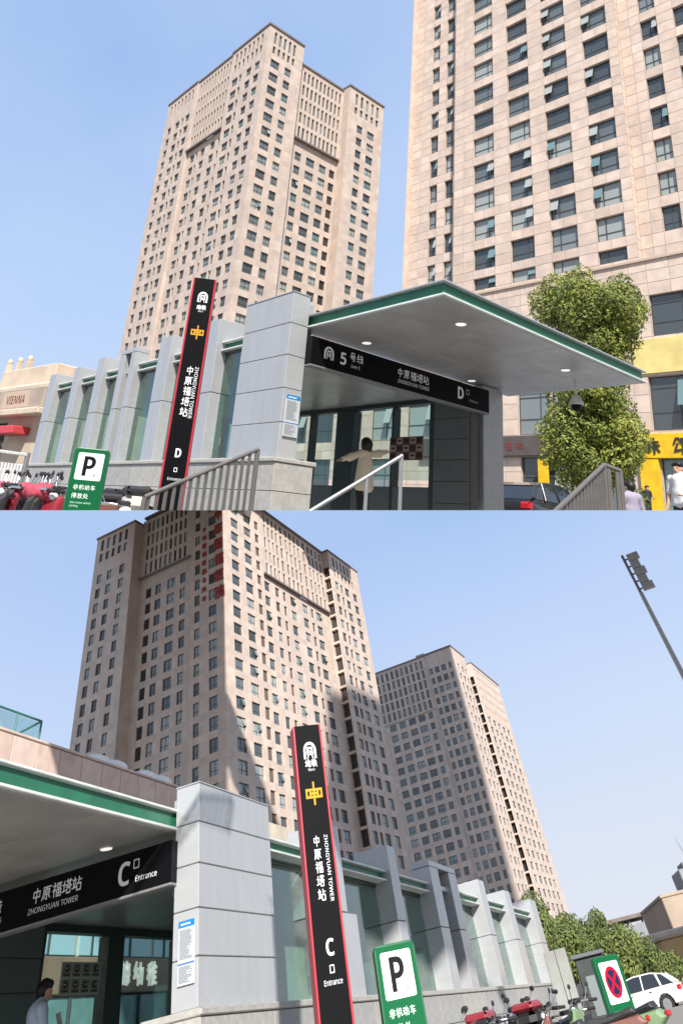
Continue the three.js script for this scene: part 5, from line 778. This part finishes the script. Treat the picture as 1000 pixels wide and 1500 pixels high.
// woman with outstretched arms inside entrance D, seen from behind
{
  const yw = yawTo(V(Math.sin(AU), 0, Math.cos(AU)));
  person('woman in a cream tunic with black bobbed hair, arms stretched wide, seen from behind', UP, inD(1.5, -0.76, 3.42), yw + 0.1, {
    head: [0.0, 1.45, 0.02], headFwd: [0.15, -0.1, 1], topName: 'tunic', topMat: M.cloth_cream, legMat: M.cloth_dark,
    arms: [{ elbow: [0.45, 1.16, 0], wrist: [0.70, 1.07, 0.02], dir: [1, -0.25, 0.05], side: [0, 0.1, 1] }, { elbow: [-0.45, 1.33, 0], wrist: [-0.72, 1.39, 0.02], dir: [-1, 0.15, 0.05], side: [0, 0.1, 1] }],
    hair: [[[0, 1.49, -0.005], [0, 1.46, -0.03], 0.112, 0.115], [[-0.055, 1.44, -0.04], [-0.075, 1.32, -0.03], 0.075, 0.05], [[0.055, 1.44, -0.04], [0.075, 1.32, -0.03], 0.075, 0.05], [[0, 1.44, -0.06], [0, 1.3, -0.06], 0.08, 0.055]],
    top: [[[-0.13, 1.27, 0], [0.13, 1.27, 0], 0.068], [[0, 1.24, 0], [0, 0.98, 0], 0.13, 0.125], [[-0.06, 1.1, 0], [-0.11, 0.62, 0], 0.11, 0.13], [[0.06, 1.1, 0], [0.11, 0.64, 0], 0.11, 0.13], [[0, 1.0, 0.02], [0, 0.62, 0.04], 0.12, 0.15], [[0.15, 1.26, 0], [0.45, 1.16, 0], 0.066, 0.058], [[0.45, 1.16, 0], [0.69, 1.075, 0.02], 0.06, 0.046], [[-0.15, 1.28, 0], [-0.45, 1.33, 0], 0.066, 0.058], [[-0.45, 1.33, 0], [-0.71, 1.385, 0.02], 0.06, 0.046], [[0.3, 1.17, 0], [0.5, 1.08, 0], 0.03], [[-0.3, 1.25, 0], [-0.5, 1.28, 0], 0.03]],
  });
}
// man reading at entrance C
const standing = (lean = 0) => ({ hair: (c) => [[[c[0], c[1] + 0.05, c[2] - 0.012], [c[0], c[1] + 0.03, c[2] - 0.035], 0.098, 0.1], [[c[0] - 0.05, c[1] + 0.07, c[2] + 0.05], [c[0] + 0.05, c[1] + 0.075, c[2] + 0.05], 0.05], [[c[0], c[1] - 0.0, c[2] - 0.06], [c[0], c[1] - 0.06, c[2] - 0.055], 0.07, 0.045]] });
{
  const c = [0, 1.5, 0.07], p = at(LO, 62, 1437, 15.2); p.y -= 1.62;
  const g = person('man in a pale blue short sleeved shirt looking down at papers in his hands', LO, p, rad(118), {
    head: c, headUp: [0, 1, 0.35], headFwd: [0, -0.4, 1], topMat: M.cloth_pale_blue, legMat: M.cloth_dark, hair: standing().hair([c[0], c[1], c[2]]),
    arms: [{ elbow: [0.24, 1.06, 0.06], wrist: [0.12, 1.05, 0.3], dir: [-0.4, 0.1, 1], side: [1, 0, 0.3] }, { elbow: [-0.24, 1.06, 0.06], wrist: [-0.12, 1.05, 0.3], dir: [0.4, 0.1, 1], side: [-1, 0, 0.3] }],
    top: [[[-0.16, 1.32, 0], [0.16, 1.32, 0], 0.075], [[0, 1.28, 0], [0, 1.05, 0], 0.15, 0.14], [[-0.05, 1.05, 0], [-0.06, 0.86, 0], 0.125, 0.125], [[0.05, 1.05, 0], [0.06, 0.86, 0], 0.125, 0.125], [[0.19, 1.31, 0], [0.235, 1.12, 0.04], 0.075, 0.07], [[-0.19, 1.31, 0], [-0.235, 1.12, 0.04], 0.075, 0.07], [[-0.05, 1.4, 0.02], [0.05, 1.4, 0.02], 0.05]],
  });
  const o = g.position.clone().sub(EYE), pp = thing('paper', 'white folded papers held by the man in the pale blue shirt', 'paper', LO, o.clone().add(V(Math.sin(rad(118)) * 0.4, 1.0, Math.cos(rad(118)) * 0.4)), rad(118)); part('sheet', cbox(-0.11, 0.11, 0, 0.28, -0.006, 0.006, 0.003).rotateX(-0.35), M.white_paint, pp);
}
// three people by the shops of the upper terrace
const plain = (label, px, py, hd, yw, top, tall = 1.7) => { const c = [0, 1.5, 0.01], p = at(UP, px, py, hd); p.y -= tall * 0.965; return person(label, UP, p, yw, { head: c, topMat: top, legMat: M.cloth_dark, hair: standing().hair(c), arms: [{ elbow: [0.27, 1.06, -0.02], wrist: [0.2, 0.98, 0.2], dir: [-0.5, 0, 1], side: [1, 0, 0.4] }, { elbow: [-0.27, 1.05, -0.02], wrist: [-0.25, 0.82, 0.08], dir: [0, -1, 0.2], side: [0, 0, 1] }],
  top: [[[-0.16, 1.32, 0], [0.16, 1.32, 0], 0.075], [[0, 1.28, 0], [0, 1.05, 0], 0.15, 0.14], [[-0.05, 1.05, 0], [-0.06, 0.86, 0], 0.125, 0.125], [[0.05, 1.05, 0], [0.06, 0.86, 0], 0.125, 0.125], [[0.19, 1.31, 0], [0.265, 1.08, -0.01], 0.075, 0.06], [[-0.19, 1.31, 0], [-0.265, 1.07, -0.01], 0.075, 0.06], [[-0.05, 1.4, 0], [0.05, 1.4, 0], 0.045]] }); };
plain('man in a white shirt and dark trousers standing by the yellow shop door', 992, 676, 15, rad(-60), M.cloth_white);
plain('person in a mauve top passing behind the sloping bar railing', 921, 704, 15.5, rad(200), M.cloth_mauve);
plain('person in black clothes standing in front of the yellow shop column', 946, 711, 40, rad(20), M.cloth_dark);

// ------------------------------------------------------------------ upper terrace cut plane, where its things end, and added shade slabs
const rowDir = (x) => glob(UP, ray(UP, x, CUT)).sub(EYE);
const CUTN = V().crossVectors(rowDir(1000), rowDir(0)).normalize(); if (CUTN.y < 0) CUTN.negate();
const sunHit = (q) => { const v = q.clone().sub(EYE), k = -CUTN.dot(v) / CUTN.dot(SUN); return q.clone().addScaledVector(SUN, k); };
function clipped(g0, mw) {                                            // the part of a geometry above the cut plane
  const g = g0.index ? g0.toNonIndexed() : g0, P = g.attributes.position, n = P.count, d = new Float32Array(n), v = V(); let below = 0;
  for (let i = 0; i < n; i++) { v.fromBufferAttribute(P, i).applyMatrix4(mw).sub(EYE); d[i] = v.dot(CUTN) + 1e-4; if (d[i] < 0) below++; }
  if (!below) return g0; if (below === n) return null;
  const names = Object.keys(g.attributes), out = Object.fromEntries(names.map((k) => [k, []]));
  for (let i = 0; i < n; i += 3) {
    const poly = []; for (let j = 0; j < 3; j++) { const a = i + j, b = i + (j + 1) % 3; if (d[a] >= 0) poly.push([a, a, 0]); if ((d[a] >= 0) !== (d[b] >= 0)) poly.push([a, b, d[a] / (d[a] - d[b])]); }
    for (let j = 1; j + 1 < poly.length; j++) for (const [a, b, t] of [poly[0], poly[j], poly[j + 1]]) for (const k of names) { const A = g.attributes[k]; for (let c = 0; c < A.itemSize; c++) out[k].push(A.getComponent(a, c) * (1 - t) + A.getComponent(b, c) * t); }
  }
  const r = new THREE.BufferGeometry(); for (const k of names) r.setAttribute(k, new THREE.Float32BufferAttribute(out[k], g.attributes[k].itemSize)); return r.attributes.position.count ? r : null;
}
{ // two added slabs, edge-on to the eye, placed to shade the lower towers
  const slab = (label, W, name, quad) => { const o = scene.getObjectByName(name); o.updateMatrixWorld(true); const c = quad.map(([s, t, h]) => sunHit(V(s, h, -t).applyMatrix4(o.matrixWorld))), q = new QB(), th = CUTN.clone().multiplyScalar(0.3), up = c.map((p) => p.clone().add(th));
    q.quad(up[0], up[1], up[2], up[3], CUTN); q.quad(c[0], c[1], c[2], c[3], CUTN.clone().negate()); for (let i = 0; i < 4; i++) { const a = c[i], b = c[(i + 1) % 4]; q.quad(a, b, up[(i + 1) % 4], up[i], V().subVectors(b, a).cross(CUTN).normalize()); }
    const m = new THREE.Mesh(q.geo(), M.paving); m.name = numbered('added_shade_slab'); m.castShadow = m.receiveShadow = true; tag(m, label, null, null, 'structure'); scene.add(m); };
  slab('added slab that shades the tower with red characters', UP, 'apartment_tower_001', [[0, 0, 0], [0, 0, 98], [-3, 33, 98], [-3, 33, 0]]);
  slab('added slab that shades the farther lower tower', UP, 'apartment_tower_002', [[0, 0, 0], [0, 0, 88], [0, 32, 88], [0, 32, 0]]);
}
scene.updateMatrixWorld(true);
for (const o of uppers) { const gone = []; o.traverse((m) => { if (!m.isMesh) return; const r = clipped(m.geometry, m.matrixWorld); if (r) m.geometry = r; else gone.push(m); }); for (const m of gone) { for (const ch of [...m.children]) if (!gone.includes(ch)) m.parent.attach(ch); m.removeFromParent(); } }
renderer.render(scene, camera);
